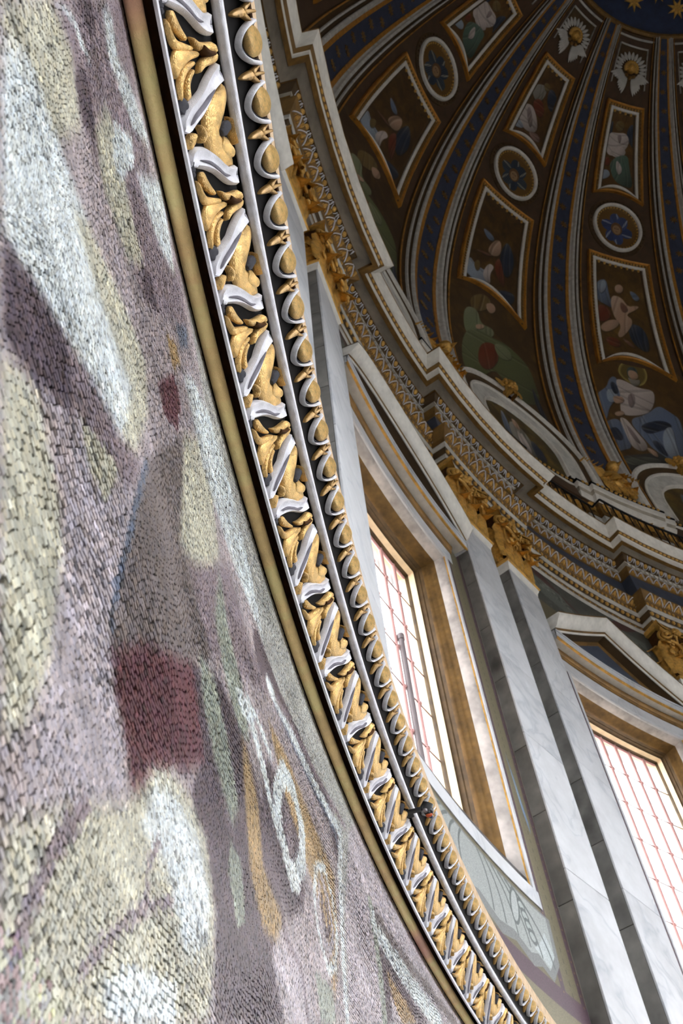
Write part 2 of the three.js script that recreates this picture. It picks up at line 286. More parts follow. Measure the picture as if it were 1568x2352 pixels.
const mosaicCanvas = document.createElement('canvas'); mosaicCanvas.width = mcx; mosaicCanvas.height = mcy;
let mosaicData;
{
  const c = mosaicCanvas.getContext('2d'), X = (s) => (s + 0.4) / MW * mcx, Y = (h) => (3.0 - h) / MH * mcy;
  c.fillStyle = 'rgb(164,154,156)'; c.fillRect(0, 0, mcx, mcy);
  const ext = (p, o) => { let a = 9, z = -9; for (let i = o; i < p.length; i += 2) { a = Math.min(a, p[i]); z = Math.max(z, p[i]); } return z - a; }, big = ([k, w, p]) => !w && ext(p, 0) * ext(p, 1) > 0.1;
  const paint = (list) => { for (const [k, w, p] of list) {
    c.beginPath();
    for (let i = 0; i < p.length; i += 2) i ? c.lineTo(X(p[i]), Y(p[i + 1])) : c.moveTo(X(p[0]), Y(p[1]));
    if (w) { c.lineWidth = Math.max(3, w / MW * mcx); c.lineJoin = c.lineCap = 'round'; c.strokeStyle = `rgb(${PAL[k]})`; c.stroke(); }
    else { c.closePath(); c.fillStyle = `rgb(${PAL[k]})`; c.fill(); }
  } };
  const blur = (rx, ry) => {
    mosaicData = Float32Array.from(c.getImageData(0, 0, mcx, mcy).data); const tmp = new Float32Array(mosaicData.length);
    for (let pass = 0; pass < 2; pass++) for (const [src, dst, sx, sy, r] of [[mosaicData, tmp, 4, 0, rx], [tmp, mosaicData, 0, mcx * 4, ry]]) {
      const lines = sy ? mcx : mcy, len = sy ? mcy : mcx, stepL = sy ? 4 : mcx * 4, stepP = sy || sx;
      for (let l = 0; l < lines; l++) for (let c3 = 0; c3 < 3; c3++) { let sum = 0; const o = l * stepL + c3, at = (i) => src[o + Math.min(len - 1, Math.max(0, i)) * stepP]; for (let i = -r; i <= r; i++) sum += at(i); for (let i = 0; i < len; i++) { dst[o + i * stepP] = sum / (2 * r + 1); sum += at(i + r + 1) - at(i - r); } }
    }
  };
  paint(MOS.filter(big)); blur(4, 3);
  const id = c.getImageData(0, 0, mcx, mcy); for (let i = 0; i < id.data.length; i++) if (i % 4 < 3) id.data[i] = mosaicData[i]; c.putImageData(id, 0, 0);
  paint(MOS.filter((q) => !big(q))); blur(1, 1);
}
const mosaicAt = (s, h) => { const x = Math.round(clamp((s + 0.4) / MW) * (mcx - 1)), y = Math.round(clamp((3.0 - h) / MH) * (mcy - 1)), o = (y * mcx + x) * 4, k = 1 + noise(s * 2.2 + 3, h * 13 + 1) * 0.16 + noise(s * 7, h * 26 + 5) * 0.12; return [mosaicData[o] * k, mosaicData[o + 1] * k, mosaicData[o + 2] * k]; };
{
  const wall = structAt('wall_mosaic', MR, 6, 1);
  wall.userData.label = 'curved podium wall covered in pale grey, cream and mauve glass mosaic';
  const pf = frame(MR, 1);
  // mortar bed carrying the picture with its joints, seen between the tesserae and beyond them
  const bed = tex([2048, 838], (x, y) => {
    const s = x * MW - 0.4, h = 3.0 - (1 - y) * MH, c = mosaicAt(s + noise(s * 40, h * 40) * 0.02, h + noise(s * 40 + 9, h * 40) * 0.02);
    const near = clamp((5.6 - s) / 0.4), k = lerp(0.78 + noise(s * 260, h * 260) * 0.35 + noise(s * 70, h * 70) * 0.15, 0.42, near);
    return c.map((q) => q / 255 * k);
  });
  bed.wrapS = bed.wrapT = THREE.ClampToEdgeWrapping;
  const g = surf(80, 4, (u, v) => pf((lerp(-0.4, MW - 0.4, u)) / MR / D - 6, MR + 0.004, lerp(0.3, 3.0, v)));
  { const uv = g.attributes.uv, p = g.attributes.position; for (let i = 0; i < uv.count; i++) { const phi = Math.atan2(p.getX(i), MR - p.getZ(i)) / D + 6; uv.setXY(i, (phi * D * MR + 0.4) / MW, (p.getY(i) + 1 - 0.3) / MH); } }
  part(wall, 'mortar_bed', g, mat({ map: bed, roughness: 0.8 }));
  // tesserae: rows that follow a gently swirling flow
  const lower = (s) => (s < 0.95 ? lerp(1.62, 0.44, clamp((s - 0.05) / 0.9)) : s < 1.6 ? lerp(0.44, 0.72, (s - 0.95) / 0.65) : s < 3.3 ? lerp(0.72, 1.5, (s - 1.6) / 1.7) : lerp(1.5, 2.6, (s - 3.3) / 2.4)) - 0.16;
  const list = [], warp = (s, h) => { const a = noise(s * 1.3 + 5, h * 1.6) * 0.22 + noise(s * 3.1, h * 3.4 + 8) * 0.05, b = noise(s * 1.1 + 40, h * 1.5 + 7) * 0.22 + noise(s * 3.3 + 3, h * 3.1) * 0.05; return [s + a, h + b]; };
  const zones = [[-0.1, 1.9, 0.0118, 0.0098], [1.9, 3.6, 0.0125, 0.0105], [3.6, 5.9, 0.0145, 0.0125]];
  for (const [s0, s1, tw, th] of zones) for (let r = 0, h = 0.0; h < 3.2; h += th, r++) for (let s = s0 - 0.4; s < s1 + 0.4; s += tw) {
    const q = s + (r % 2) * tw * 0.5 + (rnd() - 0.5) * tw * 0.45, hh = h + (rnd() - 0.5) * th * 0.42, [a, b] = warp(q, hh);
    if (a < Math.max(s0, 0.04) || a >= s1 || b > 2.735 || b < lower(a)) continue;
    const [a2, b2] = warp(q + 0.01, hh), ang = Math.atan2(b2 - b, a2 - a), st = Math.hypot(b2 - b, a2 - a) / 0.01, j = 0.005 + a * 0.0015;
    const c = mosaicAt(a + (rnd() + rnd() - 1) * j * 1.8, b + (rnd() + rnd() - 1) * j * 1.8);
    let k = 0.82 + rnd() * 0.26; const odd = rnd(); if (odd < 0.08) k *= 0.6; else if (odd > 0.965) k *= 1.18;
    const t = (rnd() - 0.5) * 0.07;
    list.push({ a, b, ang: ang + (rnd() - 0.5) * (0.35 + 0.25 * Math.abs(noise(a * 4, b * 4 + 3)) * 4), w: tw * st * 0.9 * (0.82 + rnd() * 0.25), h: th * (0.8 + rnd() * 0.26), c: [c[0] / 255 * k + t * 0.5, c[1] / 255 * k + t * 0.1, c[2] / 255 * k - t * 0.6], d: (a - 1.0) ** 2 + 0.19 + (b) ** 2 });
  }
  const box = fix(new RoundedBoxGeometry(1, 1, 1, 1, 0.12)); const slim = fix(new THREE.BoxGeometry(1, 1, 1));
  list.sort((p, q) => p.d - q.d);
  const inView = (p) => p.b > lower(p.a) + 0.17;
  const first = []; const rest = [];
  for (const p of list) (first.length < 300 && inView(p) ? first : rest).push(p);
  const o = new THREE.Object3D(), pose = (p) => { const q = pf(p.a / MR / D - 6, MR - 0.0005, p.b); o.position.set(...q); o.rotation.set(0, 0, 0); o.rotateY(-(p.a / MR - 6 * D)); o.rotateX((p.w * 1e4 % 1 - 0.5) * 0.1); o.rotateZ(p.ang); o.scale.set(p.w, p.h, 0.008); o.updateMatrix(); return o; };
  const glaze = new Map(), glazeOf = (c) => { const key = c.map((x) => Math.round(x * 12)).join(); if (!glaze.has(key)) glaze.set(key, mat({ color: new THREE.Color().setRGB(...c.map((x) => clamp(Math.round(x * 12) / 12)), THREE.SRGBColorSpace), roughness: 0.35 })); return glaze.get(key); };
  for (const p of first) { pose(p); const m = part(wall, 'tessera', box, glazeOf(p.c)); m.position.copy(o.position); m.quaternion.copy(o.quaternion); m.scale.copy(o.scale); }
  const inst = shade(new THREE.InstancedMesh(slim, mat({ roughness: 0.38 }), rest.length));
  inst.name = 'tesserae_field'; inst.userData.kind = 'stuff';
  const col = new THREE.Color();
  rest.forEach((p, i) => { pose(p); inst.setMatrixAt(i, o.matrix); inst.setColorAt(i, col.setRGB(...p.c.map((x) => clamp(x)), THREE.SRGBColorSpace)); });
  wall.add(inst);
  console.log('tesserae', list.length);
}

// ------------------------------------------------------------------ the near gilded cornice on top of the mosaic wall
{
  const A0 = -1.5, A1 = 21, n = 110, R0 = 20.2, H0 = 2.7;
  const t = thing('gilded_cornice', 'curved cornice with gilded carving, white beads and black grounds above the mosaic', 'cornice', R0, 8, H0);
  t.userData.kind = 'thing';
  const pf0 = frame(R0, H0), pf = (deg, R, h) => pf0(deg - 8, R, h);
  const circ = (R, h, r, a0, a1, m = 10) => Array.from({ length: m + 1 }, (_, i) => { const a = lerp(a0, a1, i / m) * D; return [R + r * Math.cos(a), h + r * Math.sin(a)]; });
  part(t, 'torus_moulding', ring(pf, circ(20.287, 2.742, 0.0255, 60, -240, 14), A0, A1, n, 1.2), M.torusGold, 'plain gilded half-round bead');
  part(t, 'brown_cove', ring(pf, [[20.33, 2.70], [20.32, 2.79], [20.275, 2.84], [20.24, 2.81], [20.228, 2.742]], A0, A1, n), M.umber, 'dark brown cove behind the bead');  // cove in its own dark brown
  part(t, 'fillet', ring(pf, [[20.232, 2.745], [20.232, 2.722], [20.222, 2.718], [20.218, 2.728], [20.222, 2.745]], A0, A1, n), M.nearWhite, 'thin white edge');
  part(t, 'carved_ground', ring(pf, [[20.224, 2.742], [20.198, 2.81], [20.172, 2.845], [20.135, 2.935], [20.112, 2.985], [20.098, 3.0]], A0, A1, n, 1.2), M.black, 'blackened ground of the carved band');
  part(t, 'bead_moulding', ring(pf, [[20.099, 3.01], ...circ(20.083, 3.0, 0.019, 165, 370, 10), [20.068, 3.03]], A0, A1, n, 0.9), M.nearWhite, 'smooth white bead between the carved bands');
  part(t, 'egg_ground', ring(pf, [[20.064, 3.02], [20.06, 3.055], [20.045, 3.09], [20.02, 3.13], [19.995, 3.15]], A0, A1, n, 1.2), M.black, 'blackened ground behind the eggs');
  part(t, 'top_fillet', ring(pf, [[20.0, 3.142], [19.99, 3.138], [19.986, 3.15], [19.983, 3.255], [20.05, 3.265], [20.9, 3.3]], A0, A1, n), M.tan, 'beige top edge of the cornice');
  part(t, 'red_line', ring(pf, [[20.004, 3.139], [19.996, 3.134], [19.99, 3.139]], A0, A1, n), M.umber);
  // local carving frames: u along the cornice, v up the slope, w towards the viewer
  const cone = (vz, vy) => (u, v, w) => [u, v * vy - w * vz, v * vz + w * vy];
  const cy = cone(0.475, 0.88), eg = cone(0.572, 0.82);
  const lift = (base) => (u, v, w) => cy(u, v, w + base);
  const put = (geo, name, m, R, deg, h) => { const q = part(t, name, geo, m), p = pf(deg, R, h); q.position.set(...p); q.rotation.y = -(deg - 8) * D; return q; };
  const S = (p, w, H, base, o) => stroke(p, w, H, lift(base), o);
  const strap = [
    S([[-0.158, 0.006], [-0.178, 0.03], [-0.171, 0.07], [-0.144, 0.12], [-0.111, 0.16], [-0.084, 0.198], [-0.074, 0.246]], [0.024, 0.054, 0.062, 0.054, 0.046, 0.052, 0.064], 0.017, 0.004, { n: 20, m: 8, flat: 0.6, groove: 0.75, round: 0.06 }),
    S([[0.05, 0.25], [0.06, 0.215], [0.076, 0.176], [0.1, 0.14], [0.12, 0.1], [0.136, 0.055], [0.155, 0.02], [0.171, 0.002]], [0.064, 0.056, 0.048, 0.052, 0.058, 0.06, 0.05, 0.014], 0.017, 0.004, { n: 20, m: 8, flat: 0.6, groove: 0.75, round: 0.06 }),
  ];
  const groove = [  // grey strokes laid on, putting patina and shading of the groove into colour
    S([[-0.17, 0.048], [-0.150, 0.094], [-0.125, 0.128], [-0.098, 0.158], [-0.086, 0.19]], [0.004, 0.011, 0.012, 0.011, 0.004], 0.004, 0.0155),
    S([[0.088, 0.19], [0.104, 0.158], [0.122, 0.118], [0.139, 0.07], [0.156, 0.035]], [0.004, 0.011, 0.012, 0.011, 0.004], 0.004, 0.0155),
  ];
  const palmette = [
    S([[-0.135, 0.048], [-0.103, 0.061], [-0.079, 0.078], [-0.053, 0.102]], [0.03, 0.03, 0.02, 0.01], 0.010, 0.002),
    S([[-0.118, 0.022], [-0.08, 0.029], [-0.054, 0.044], [-0.04, 0.081], [-0.028, 0.13]], [0.008, 0.018, 0.028, 0.022, 0.012], 0.010, 0.003),
    S([[-0.011, 0.155], [-0.016, 0.1], [-0.012, 0.05], [0.006, 0.026], [0.03, 0.016]], [0.014, 0.026, 0.058, 0.04, 0.008], 0.010, 0.004),
    S([[0.005, 0.125], [0.011, 0.085], [0.025, 0.053], [0.05, 0.031], [0.094, 0.02]], [0.012, 0.018, 0.024, 0.02, 0.008], 0.010, 0.003),
    S([[0.022, 0.112], [0.036, 0.085], [0.058, 0.066], [0.095, 0.061]], [0.01, 0.018, 0.022, 0.028], 0.010, 0.002),
    S([[-0.06, 0.122], [-0.034, 0.152], [-0.021, 0.195], [-0.017, 0.228], [0.001, 0.24]], [0.006, 0.022, 0.03, 0.026, 0.024], 0.013, 0.003),
    S([[0.001, 0.24], [0.012, 0.222], [0.014, 0.178], [0.022, 0.149], [0.036, 0.13]], [0.024, 0.026, 0.026, 0.02, 0.006], 0.013, 0.003),
  ];
  const hollow = merge([S([[-0.03, 0.16], [-0.008, 0.19], [0.0, 0.224]], [0.02, 0.022, 0.012], 0.02, 0.004)]);  // raised umber stroke, its dark colour standing in for a shaded hollow
  const acanthus = [
    S([[0.085, 0.25], [0.113, 0.236], [0.138, 0.206], [0.162, 0.172], [0.19, 0.15], [0.226, 0.15], [0.268, 0.182], [0.318, 0.238]], [0.014, 0.05, 0.078, 0.094, 0.086, 0.08, 0.086, 0.02], 0.014, 0.001, { n: 24, m: 8 }),
    S([[0.232, 0.18], [0.26, 0.205], [0.285, 0.245]], [0.05, 0.07, 0.03], 0.016, 0.002),
    S([[0.176, 0.244], [0.221, 0.247], [0.262, 0.256]], [0.006, 0.008, 0.006], 0.02, 0.006),
    S([[0.165, 0.086], [0.196, 0.102], [0.216, 0.082]], [0.01, 0.024, 0.01], 0.015, 0.002),
    S([[0.182, 0.05], [0.196, 0.03], [0.215, 0.006]], [0.016, 0.034, 0.014], 0.018, 0.004),
  ];
  const eye = merge([S([[0.198, 0.244], [0.206, 0.212], [0.213, 0.186]], [0.03, 0.038, 0.018], 0.008, 0.011)]);  // dark piece laid on the leaf, imitating the darkness of its eye hole
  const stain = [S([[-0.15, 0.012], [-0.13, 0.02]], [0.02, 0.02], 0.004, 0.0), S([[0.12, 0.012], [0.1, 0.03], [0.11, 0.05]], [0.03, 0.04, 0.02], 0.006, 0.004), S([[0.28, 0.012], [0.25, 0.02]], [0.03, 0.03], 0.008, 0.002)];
  for (let k = -2; k < 16; k++) {
    const deg = 2.1643 + k * 1.2055;
    for (const g of strap) put(g, 'strap', M.nearWhite, 20.225, deg, 2.735); for (const g of groove) put(g, 'strap_groove_tone', M.groove, 20.225, deg, 2.735); palmette.forEach((g, i) => put(g, i < 5 ? 'palmette_lobe' : 'palmette_curl', M.nearGold, 20.225, deg, 2.735));
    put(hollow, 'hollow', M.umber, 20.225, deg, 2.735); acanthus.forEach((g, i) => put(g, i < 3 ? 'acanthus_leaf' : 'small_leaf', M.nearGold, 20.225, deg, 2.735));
    put(eye, 'dark_leaf_eye', M.slateGrey, 20.225, deg, 2.735); for (const g of stain) put(g, 'ground_edge', M.slateGrey, 20.225, deg, 2.735);
  }
  // egg and dart
  const ce = (u, v, w) => eg(u, v, w);
  const egg = (() => { const g = new THREE.SphereGeometry(1, 18, 14), p = g.attributes.position; for (let i = 0; i < p.count; i++) { const x = p.getX(i), y = p.getY(i), z = p.getZ(i), q = ce(x * 0.046 * (1 - 0.12 * x), 0.105 + y * 0.038, 0.008 + z * 0.026); p.setXYZ(i, ...q); } g.computeVertexNormals(); return fix(g); })();
  const SE = (p, w, H, base, o) => stroke(p, w, H, (u, v, ww) => ce(u, v, ww + base), o);
  const rim = merge([
    SE([[-0.062, 0.142], [-0.048, 0.088], [-0.026, 0.05], [0.0, 0.036], [0.026, 0.052], [0.048, 0.09], [0.064, 0.142]], [0.016, 0.012, 0.009, 0.008, 0.009, 0.013, 0.018], 0.014, 0.004, { n: 26, m: 6, round: 0.04 }),
  ]);
  const lip = merge([SE([[-0.056, 0.142], [-0.040, 0.09], [-0.020, 0.058], [0.0, 0.048], [0.020, 0.06], [0.040, 0.092], [0.056, 0.142]], [0.008, 0.007, 0.006, 0.006, 0.006, 0.007, 0.008], 0.009, 0.001, { n: 22, m: 4, round: 0.04 })]);
  const dart = merge([SE([[0.087, 0.02], [0.087, 0.06], [0.088, 0.1]], [0.006, 0.022, 0.03], 0.008, 0.001), SE([[0.084, 0.085], [0.07, 0.115], [0.062, 0.132]], [0.018, 0.012, 0.007], 0.008, 0.002), SE([[0.088, 0.09], [0.09, 0.13], [0.092, 0.148]], [0.018, 0.011, 0.01], 0.008, 0.002), SE([[0.09, 0.082], [0.108, 0.108], [0.122, 0.124]], [0.018, 0.012, 0.007], 0.008, 0.002)]);
  for (let k = -3; k < 40; k++) {
    const deg = 0.9735 + k * 0.50015;
    put(egg, 'egg', M.eggGold, 20.068, deg, 3.032); put(rim, 'egg_rim', M.nearWhite, 20.068, deg, 3.032); put(lip, 'egg_lip', M.slateGrey, 20.068, deg, 3.032); put(dart, 'dart', M.dartGold, 20.068, deg, 3.032);
  }
}
// the little black sensor clipped on the white bead
{
  const t = thing('sensor_clip', 'small black sensor clip with orange lens fastened on the white bead', 'sensor', 20.075, 11.43, 2.965);
  part(t, 'bracket', merge([moved(new RoundedBoxGeometry(0.022, 0.018, 0.10, 2, 0.003), 0, -0.012, 0.0), moved(new RoundedBoxGeometry(0.05, 0.03, 0.022, 2, 0.003), 0.022, -0.006, -0.042), moved(new RoundedBoxGeometry(0.03, 0.014, 0.03, 2, 0.003), 0.028, -0.012, -0.014)]), M.plastic);
  part(t, 'housing', merge([moved(new THREE.CylinderGeometry(0.03, 0.034, 0.05, 18), 0.016, 0.0, 0.078, 0.5, 0, 0.3), moved(new THREE.SphereGeometry(0.028, 16, 12), 0.024, -0.014, 0.083)]), M.plastic);
  part(t, 'lens', moved(new THREE.SphereGeometry(0.013, 14, 10), 0.038, -0.038, 0.088), M.lens);
  part(t, 'lens', moved(new THREE.SphereGeometry(0.012, 14, 10), 0.024, -0.04, 0.082, 0, 0, 0, 1, 1, 1.6), M.orange, 'orange lens');
  part(t, 'screw', moved(new THREE.CylinderGeometry(0.012, 0.012, 0.012, 14), -0.004, -0.028, 0.07, 0.3), M.greyIron);
}
// ------------------------------------------------------------------ mosaic wall panel round each window (printed picture: border, shell, festoon)
const bayDeg = (k) => T1 + BAY * (k + 0.5), pairDeg = (k) => T1 + BAY * k;
{
  const CW = 1024, CH = 2048, w = 14.26 * D * 20.82, h0 = 4.6, hh = 12.9;
  const cv = document.createElement('canvas'); cv.width = CW; cv.height = CH; const c = cv.getContext('2d');
  const X = (phi) => (phi / 14.26 + 0.5) * CW, Y = (h) => (1 - (h - h0) / hh) * CH;
  const rect = (p0, p1, a, b, col) => { c.fillStyle = col; c.fillRect(X(p0), Y(b), X(p1) - X(p0), Y(a) - Y(b)); };
  const poly = (col, pts) => { c.fillStyle = col; c.beginPath(); pts.forEach(([a, b], i) => (i ? c.lineTo(X(a), Y(b)) : c.moveTo(X(a), Y(b)))); c.closePath(); c.fill(); };
  rect(-7.13, 7.13, 4.6, 17.5, '#7b7358');
  for (const s of [-1, 1]) { rect(s * 6.9 - 0.16, s * 6.9 + 0.16, 4.6, 15.5, '#5c4750'); rect(s * 5.5 - 0.16, s * 5.5 + 0.16, 4.9, 13.6, '#5f4a55'); rect(s * 5.75 - 0.06, s * 5.75 + 0.06, 6.2, 13.6, '#857d60'); }
  rect(-7.13, 7.13, 4.95, 5.22, '#644d57');
  rect(-6.8, 6.8, 4.6, 4.95, '#8a8266');
  for (let i = 0; i < 60; i++) { const h = 5.2 + i * 0.14; for (const p of [6.9, 5.5]) { c.fillStyle = '#a08050'; for (const s of [-1, 1]) c.fillRect(X(s * p) - 2, Y(h) - 2, 4, 4); } c.fillStyle = '#4d4434'; for (const s of [-1, 1]) c.fillRect(X(s * 6.2) - 2, Y(h + 0.05) - 5, 4, 10); }
  for (const s of [-1, 1]) { poly('#6f87a6', [[s * 6.05, 8.9], [s * 6.3, 8.4], [s * 6.5, 7.7], [s * 6.45, 7.5], [s * 6.2, 7.9]]); poly('#92a6bb', [[s * 6.1, 8.6], [s * 6.3, 8.2], [s * 6.35, 7.8], [s * 6.18, 8.1]]); }
  // the shell under the sill
  poly('#8c8f8e', [[-5.9, 6.15], [5.9, 6.15], [5.75, 5.55], [4.9, 5.22], [4.2, 5.3], [3.5, 5.2], [2.4, 5.32], [1.3, 5.22], [0, 5.34], [-1.3, 5.22], [-2.4, 5.32], [-3.5, 5.2], [-4.2, 5.3], [-4.9, 5.22], [-5.75, 5.55]]);
  poly('#b3b8b5', [[-5.6, 6.12], [5.6, 6.12], [5.5, 5.62], [4.8, 5.34], [4.1, 5.44], [3.5, 5.36], [2.4, 5.46], [1.3, 5.38], [0, 5.5], [-1.3, 5.38], [-2.4, 5.46], [-3.5, 5.36], [-4.1, 5.44], [-4.8, 5.34], [-5.5, 5.62]]);
  poly('#c9d2d2', [[3.9, 5.48], [4.9, 5.38], [5.5, 5.62], [5.1, 5.85], [4.4, 5.6]]);
  c.strokeStyle = '#727a78'; c.lineWidth = 7; c.lineCap = 'round';
  for (const s of [-1, 1]) for (let i = 0; i < 6; i++) { c.beginPath(); c.moveTo(X(s * (0.6 + i * 0.5)), Y(6.12)); c.quadraticCurveTo(X(s * (1.2 + i * 0.75)), Y(5.9), X(s * (1.0 + i * 0.85)), Y(5.45)); c.stroke(); }
  for (const s of [-1, 1]) { c.fillStyle = '#bfc5c3'; c.beginPath(); c.ellipse(X(s * 3.0), Y(5.85), 20, 44, s * 0.5, 0, 7); c.fill(); c.stroke(); for (let i = 0; i < 4; i++) { c.beginPath(); c.ellipse(X(s * (3.6 + i * 0.12)), Y(5.95 - i * 0.11), 18, 12, 0, 0, 7); c.fillStyle = '#b8bfbc'; c.fill(); c.stroke(); } }
  // dark marble field above the pediment with a grey festoon
  rect(-7.13, 7.13, 15.9, 17.5, '#585b55');
  for (let i = 0; i < 500; i++) { c.fillStyle = ['#6f736c', '#474a48', '#5d5149', '#808880'][i % 4]; c.globalAlpha = 0.35; c.beginPath(); c.ellipse(rnd() * CW, Y(15.9 + rnd() * 1.6), 4 + rnd() * 14, 2 + rnd() * 6, rnd() * 3, 0, 7); c.fill(); } c.globalAlpha = 1;
  for (const s of [-1, 1]) { poly('#5a3c38', [[s * 0.2, 16.5], [s * 4, 17.35], [s * 6.4, 17.4], [s * 5, 17.1]]); poly('#757c74', [[s * 1.2, 16.4], [s * 2.2, 16.9], [s * 4.2, 17.0], [s * 6.3, 16.9], [s * 6.2, 16.4], [s * 4, 16.3], [s * 2.4, 16.2]]); }
  for (const s of [-1, 1]) for (let i = 0; i < 70; i++) { c.fillStyle = ['#a4aaa2', '#868d84', '#4e534c'][i % 3]; c.globalAlpha = 0.6; c.beginPath(); const t = rnd(); c.ellipse(X(s * lerp(1.4, 6.2, t)), Y(16.35 + Math.sin(t * 3.1) * 0.35 + rnd() * 0.2), 5 + rnd() * 10, 4 + rnd() * 6, rnd() * 3, 0, 7); c.fill(); } c.globalAlpha = 1;
  // tessera grain
  const id = c.getImageData(0, 0, CW, CH), q = id.data; for (let i = 0; i < q.length; i += 4) { const k = 0.68 + rnd() * 0.26; q[i] *= k; q[i + 1] *= k; q[i + 2] *= k; } c.putImageData(id, 0, 0);
  const t = new THREE.CanvasTexture(cv); t.colorSpace = THREE.SRGBColorSpace;
  const m = mat({ map: t, roughness: 0.5 }); M.panel = m;
  const pf = frame(20.82, 5), R = 20.812;
  const piece = (a, b, y0, y1, n) => { const g = surf(n, 1, (u, v) => pf(lerp(a, b, u), R, lerp(y0, y1, v))); const uv = g.attributes.uv, p = g.attributes.position; for (let i = 0; i < uv.count; i++) { const phi = Math.atan2(p.getX(i), 20.82 - p.getZ(i)) / D; uv.setXY(i, phi / 14.26 + 0.5, (p.getY(i) + 5 - h0) / hh); } return g; };
  M.panelGeo = merge([piece(-7.13, -5.25, 4.6, 17.4, 6), piece(5.25, 7.13, 4.6, 17.4, 6), piece(-5.25, 5.25, 4.6, 6.3, 16), piece(-5.25, 5.25, 13.6, 17.4, 16)]);
}
for (let k = -1; k < 3; k++) {
  const p = structAt('wall_panel', 20.82, bayDeg(k), 5); p.userData.label = ['mosaic wall panel round the window behind the near cornice', 'mosaic wall panel with pale shell under the nearer bright window', 'mosaic wall panel round the right bright window', 'mosaic wall panel round the window beyond the right edge'][k + 1];
  part(p, 'mosaic_picture', M.panelGeo, M.panel);
}

// ------------------------------------------------------------------ windows
const windowProto = (() => {
  const w = structAt('window_1', RWALL, bayDeg(0), 7), pf = frame(RWALL, 7), { half, R, h0, h1 } = W1;
  part(w, 'reveal', frameSweep(pf, half, h0, h1, [[-0.004, 21.78], [-0.004, 21.46]]), M.reveal);
  part(w, 'inner_frame', frameSweep(pf, half, h0, h1, [[-0.006, 21.66], [-0.004, 21.58], [0.004, 21.56], [0.008, 21.48], [0.020, 21.46], [0.026, 21.38], [0.04, 21.36], [0.045, 21.30]]), M.bronze, 'dull bronze inner moulding');
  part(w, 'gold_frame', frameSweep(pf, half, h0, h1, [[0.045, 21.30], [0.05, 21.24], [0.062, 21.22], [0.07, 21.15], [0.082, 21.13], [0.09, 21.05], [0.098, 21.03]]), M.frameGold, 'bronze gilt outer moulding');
  // white cove, deeper under the sill
  const prof = [[0.096, 21.035], [0.099, 21.0], [0.106, 20.95], [0.118, 20.90], [0.135, 20.865], [0.155, 20.845]];
  part(w, 'cove', frameSweep(pf, half, h0 - 0.3, h1, prof), M.cove, 'hollow white marble cove');
  part(w, 'gold_line', frameSweep(pf, half, h0 - 0.44, h1, [[0.150, 20.85], [0.157, 20.828], [0.169, 20.832]]), M.goldFar, 'thin gold line');
  part(w, 'marble_strip', frameSweep(pf, half, h0 - 0.42, h1, [[0.166, 20.835], [0.168, 20.806], [0.245, 20.804], [0.25, 20.82]]), M.marble, 'flat grey marble strip');
  part(w, 'sill', merge([ring(pf, [[20.81, 6.43], [20.92, 6.45], [21.02, 6.62], [21.12, 6.9]], -5.25, 5.25, 12), arcBox(pf, 20.795, 20.83, -5.45, 5.45, 6.2, 6.44, 12)]), M.marble, 'sloping grey marble sill');
  const bars = new THREE.Group();
  for (let i = -4; i <= 4; i++) { const b = part(w, 'vertical_bar', new THREE.CylinderGeometry(0.042, 0.042, h1 - h0, 10), M.glareRedIron); const p = pf(i * 1.225, 21.68, (h0 + h1) / 2); b.position.set(...p); b.rotation.y = -i * 1.225 * D; }
  const rows = 6, dh = 0.9;
  for (let r = 0; r < rows; r++) {
    const y = h1 - 0.88 - r * dh;
    part(w, 'horizontal_bar', tube(Array.from({ length: 9 }, (_, i) => pf((i - 4) * 1.225, 21.66, y)), 0.012, 32, 6), M.thinIron);
    for (let i = -4; i <= 4; i++) { const b = part(w, 'knob', new THREE.SphereGeometry(0.034, 8, 6), M.glareRedIron); b.position.set(...pf(i * 1.225, 21.645, y)); b.scale.set(1.5, 1, 1); }
  }
  part(w, 'head_bar', tube(Array.from({ length: 9 }, (_, i) => pf((i - 4) * 1.225, 21.68, h1 - 0.03)), 0.03, 24, 6), M.glareRedIron);
  part(w, 'pane', surf(16, 1, (u, v) => pf(lerp(-half, half, u), 21.75, lerp(h0, h1, v))), M.glass);
  return w;
})();
{
  const pf = frame(RWALL, 7);
  const lab = { '-1': 'window hidden behind the near gilded cornice', 1: 'bright window at right under the triangular pediment', 2: 'window beyond the right edge of the picture' };
  windowProto.userData.label = 'tall bright barred window in the centre under the curved pediment';
  for (const k of [1, -1, 2]) copyAt(windowProto, RWALL, bayDeg(k), 7, lab[k]).name = 'window_' + (k === 1 ? 2 : k === -1 ? 3 : 4);
  part(windowProto, 'conduit', merge([tube([pf(2.62, 21.6, 10.9), pf(2.62, 21.6, 9), pf(2.62, 21.6, 7.3)], 0.05, 6, 10), moved(new THREE.CylinderGeometry(0.062, 0.062, 0.12, 12), ...pf(2.62, 21.6, 10.85))]), M.greyIron, 'grey metal conduit');
}
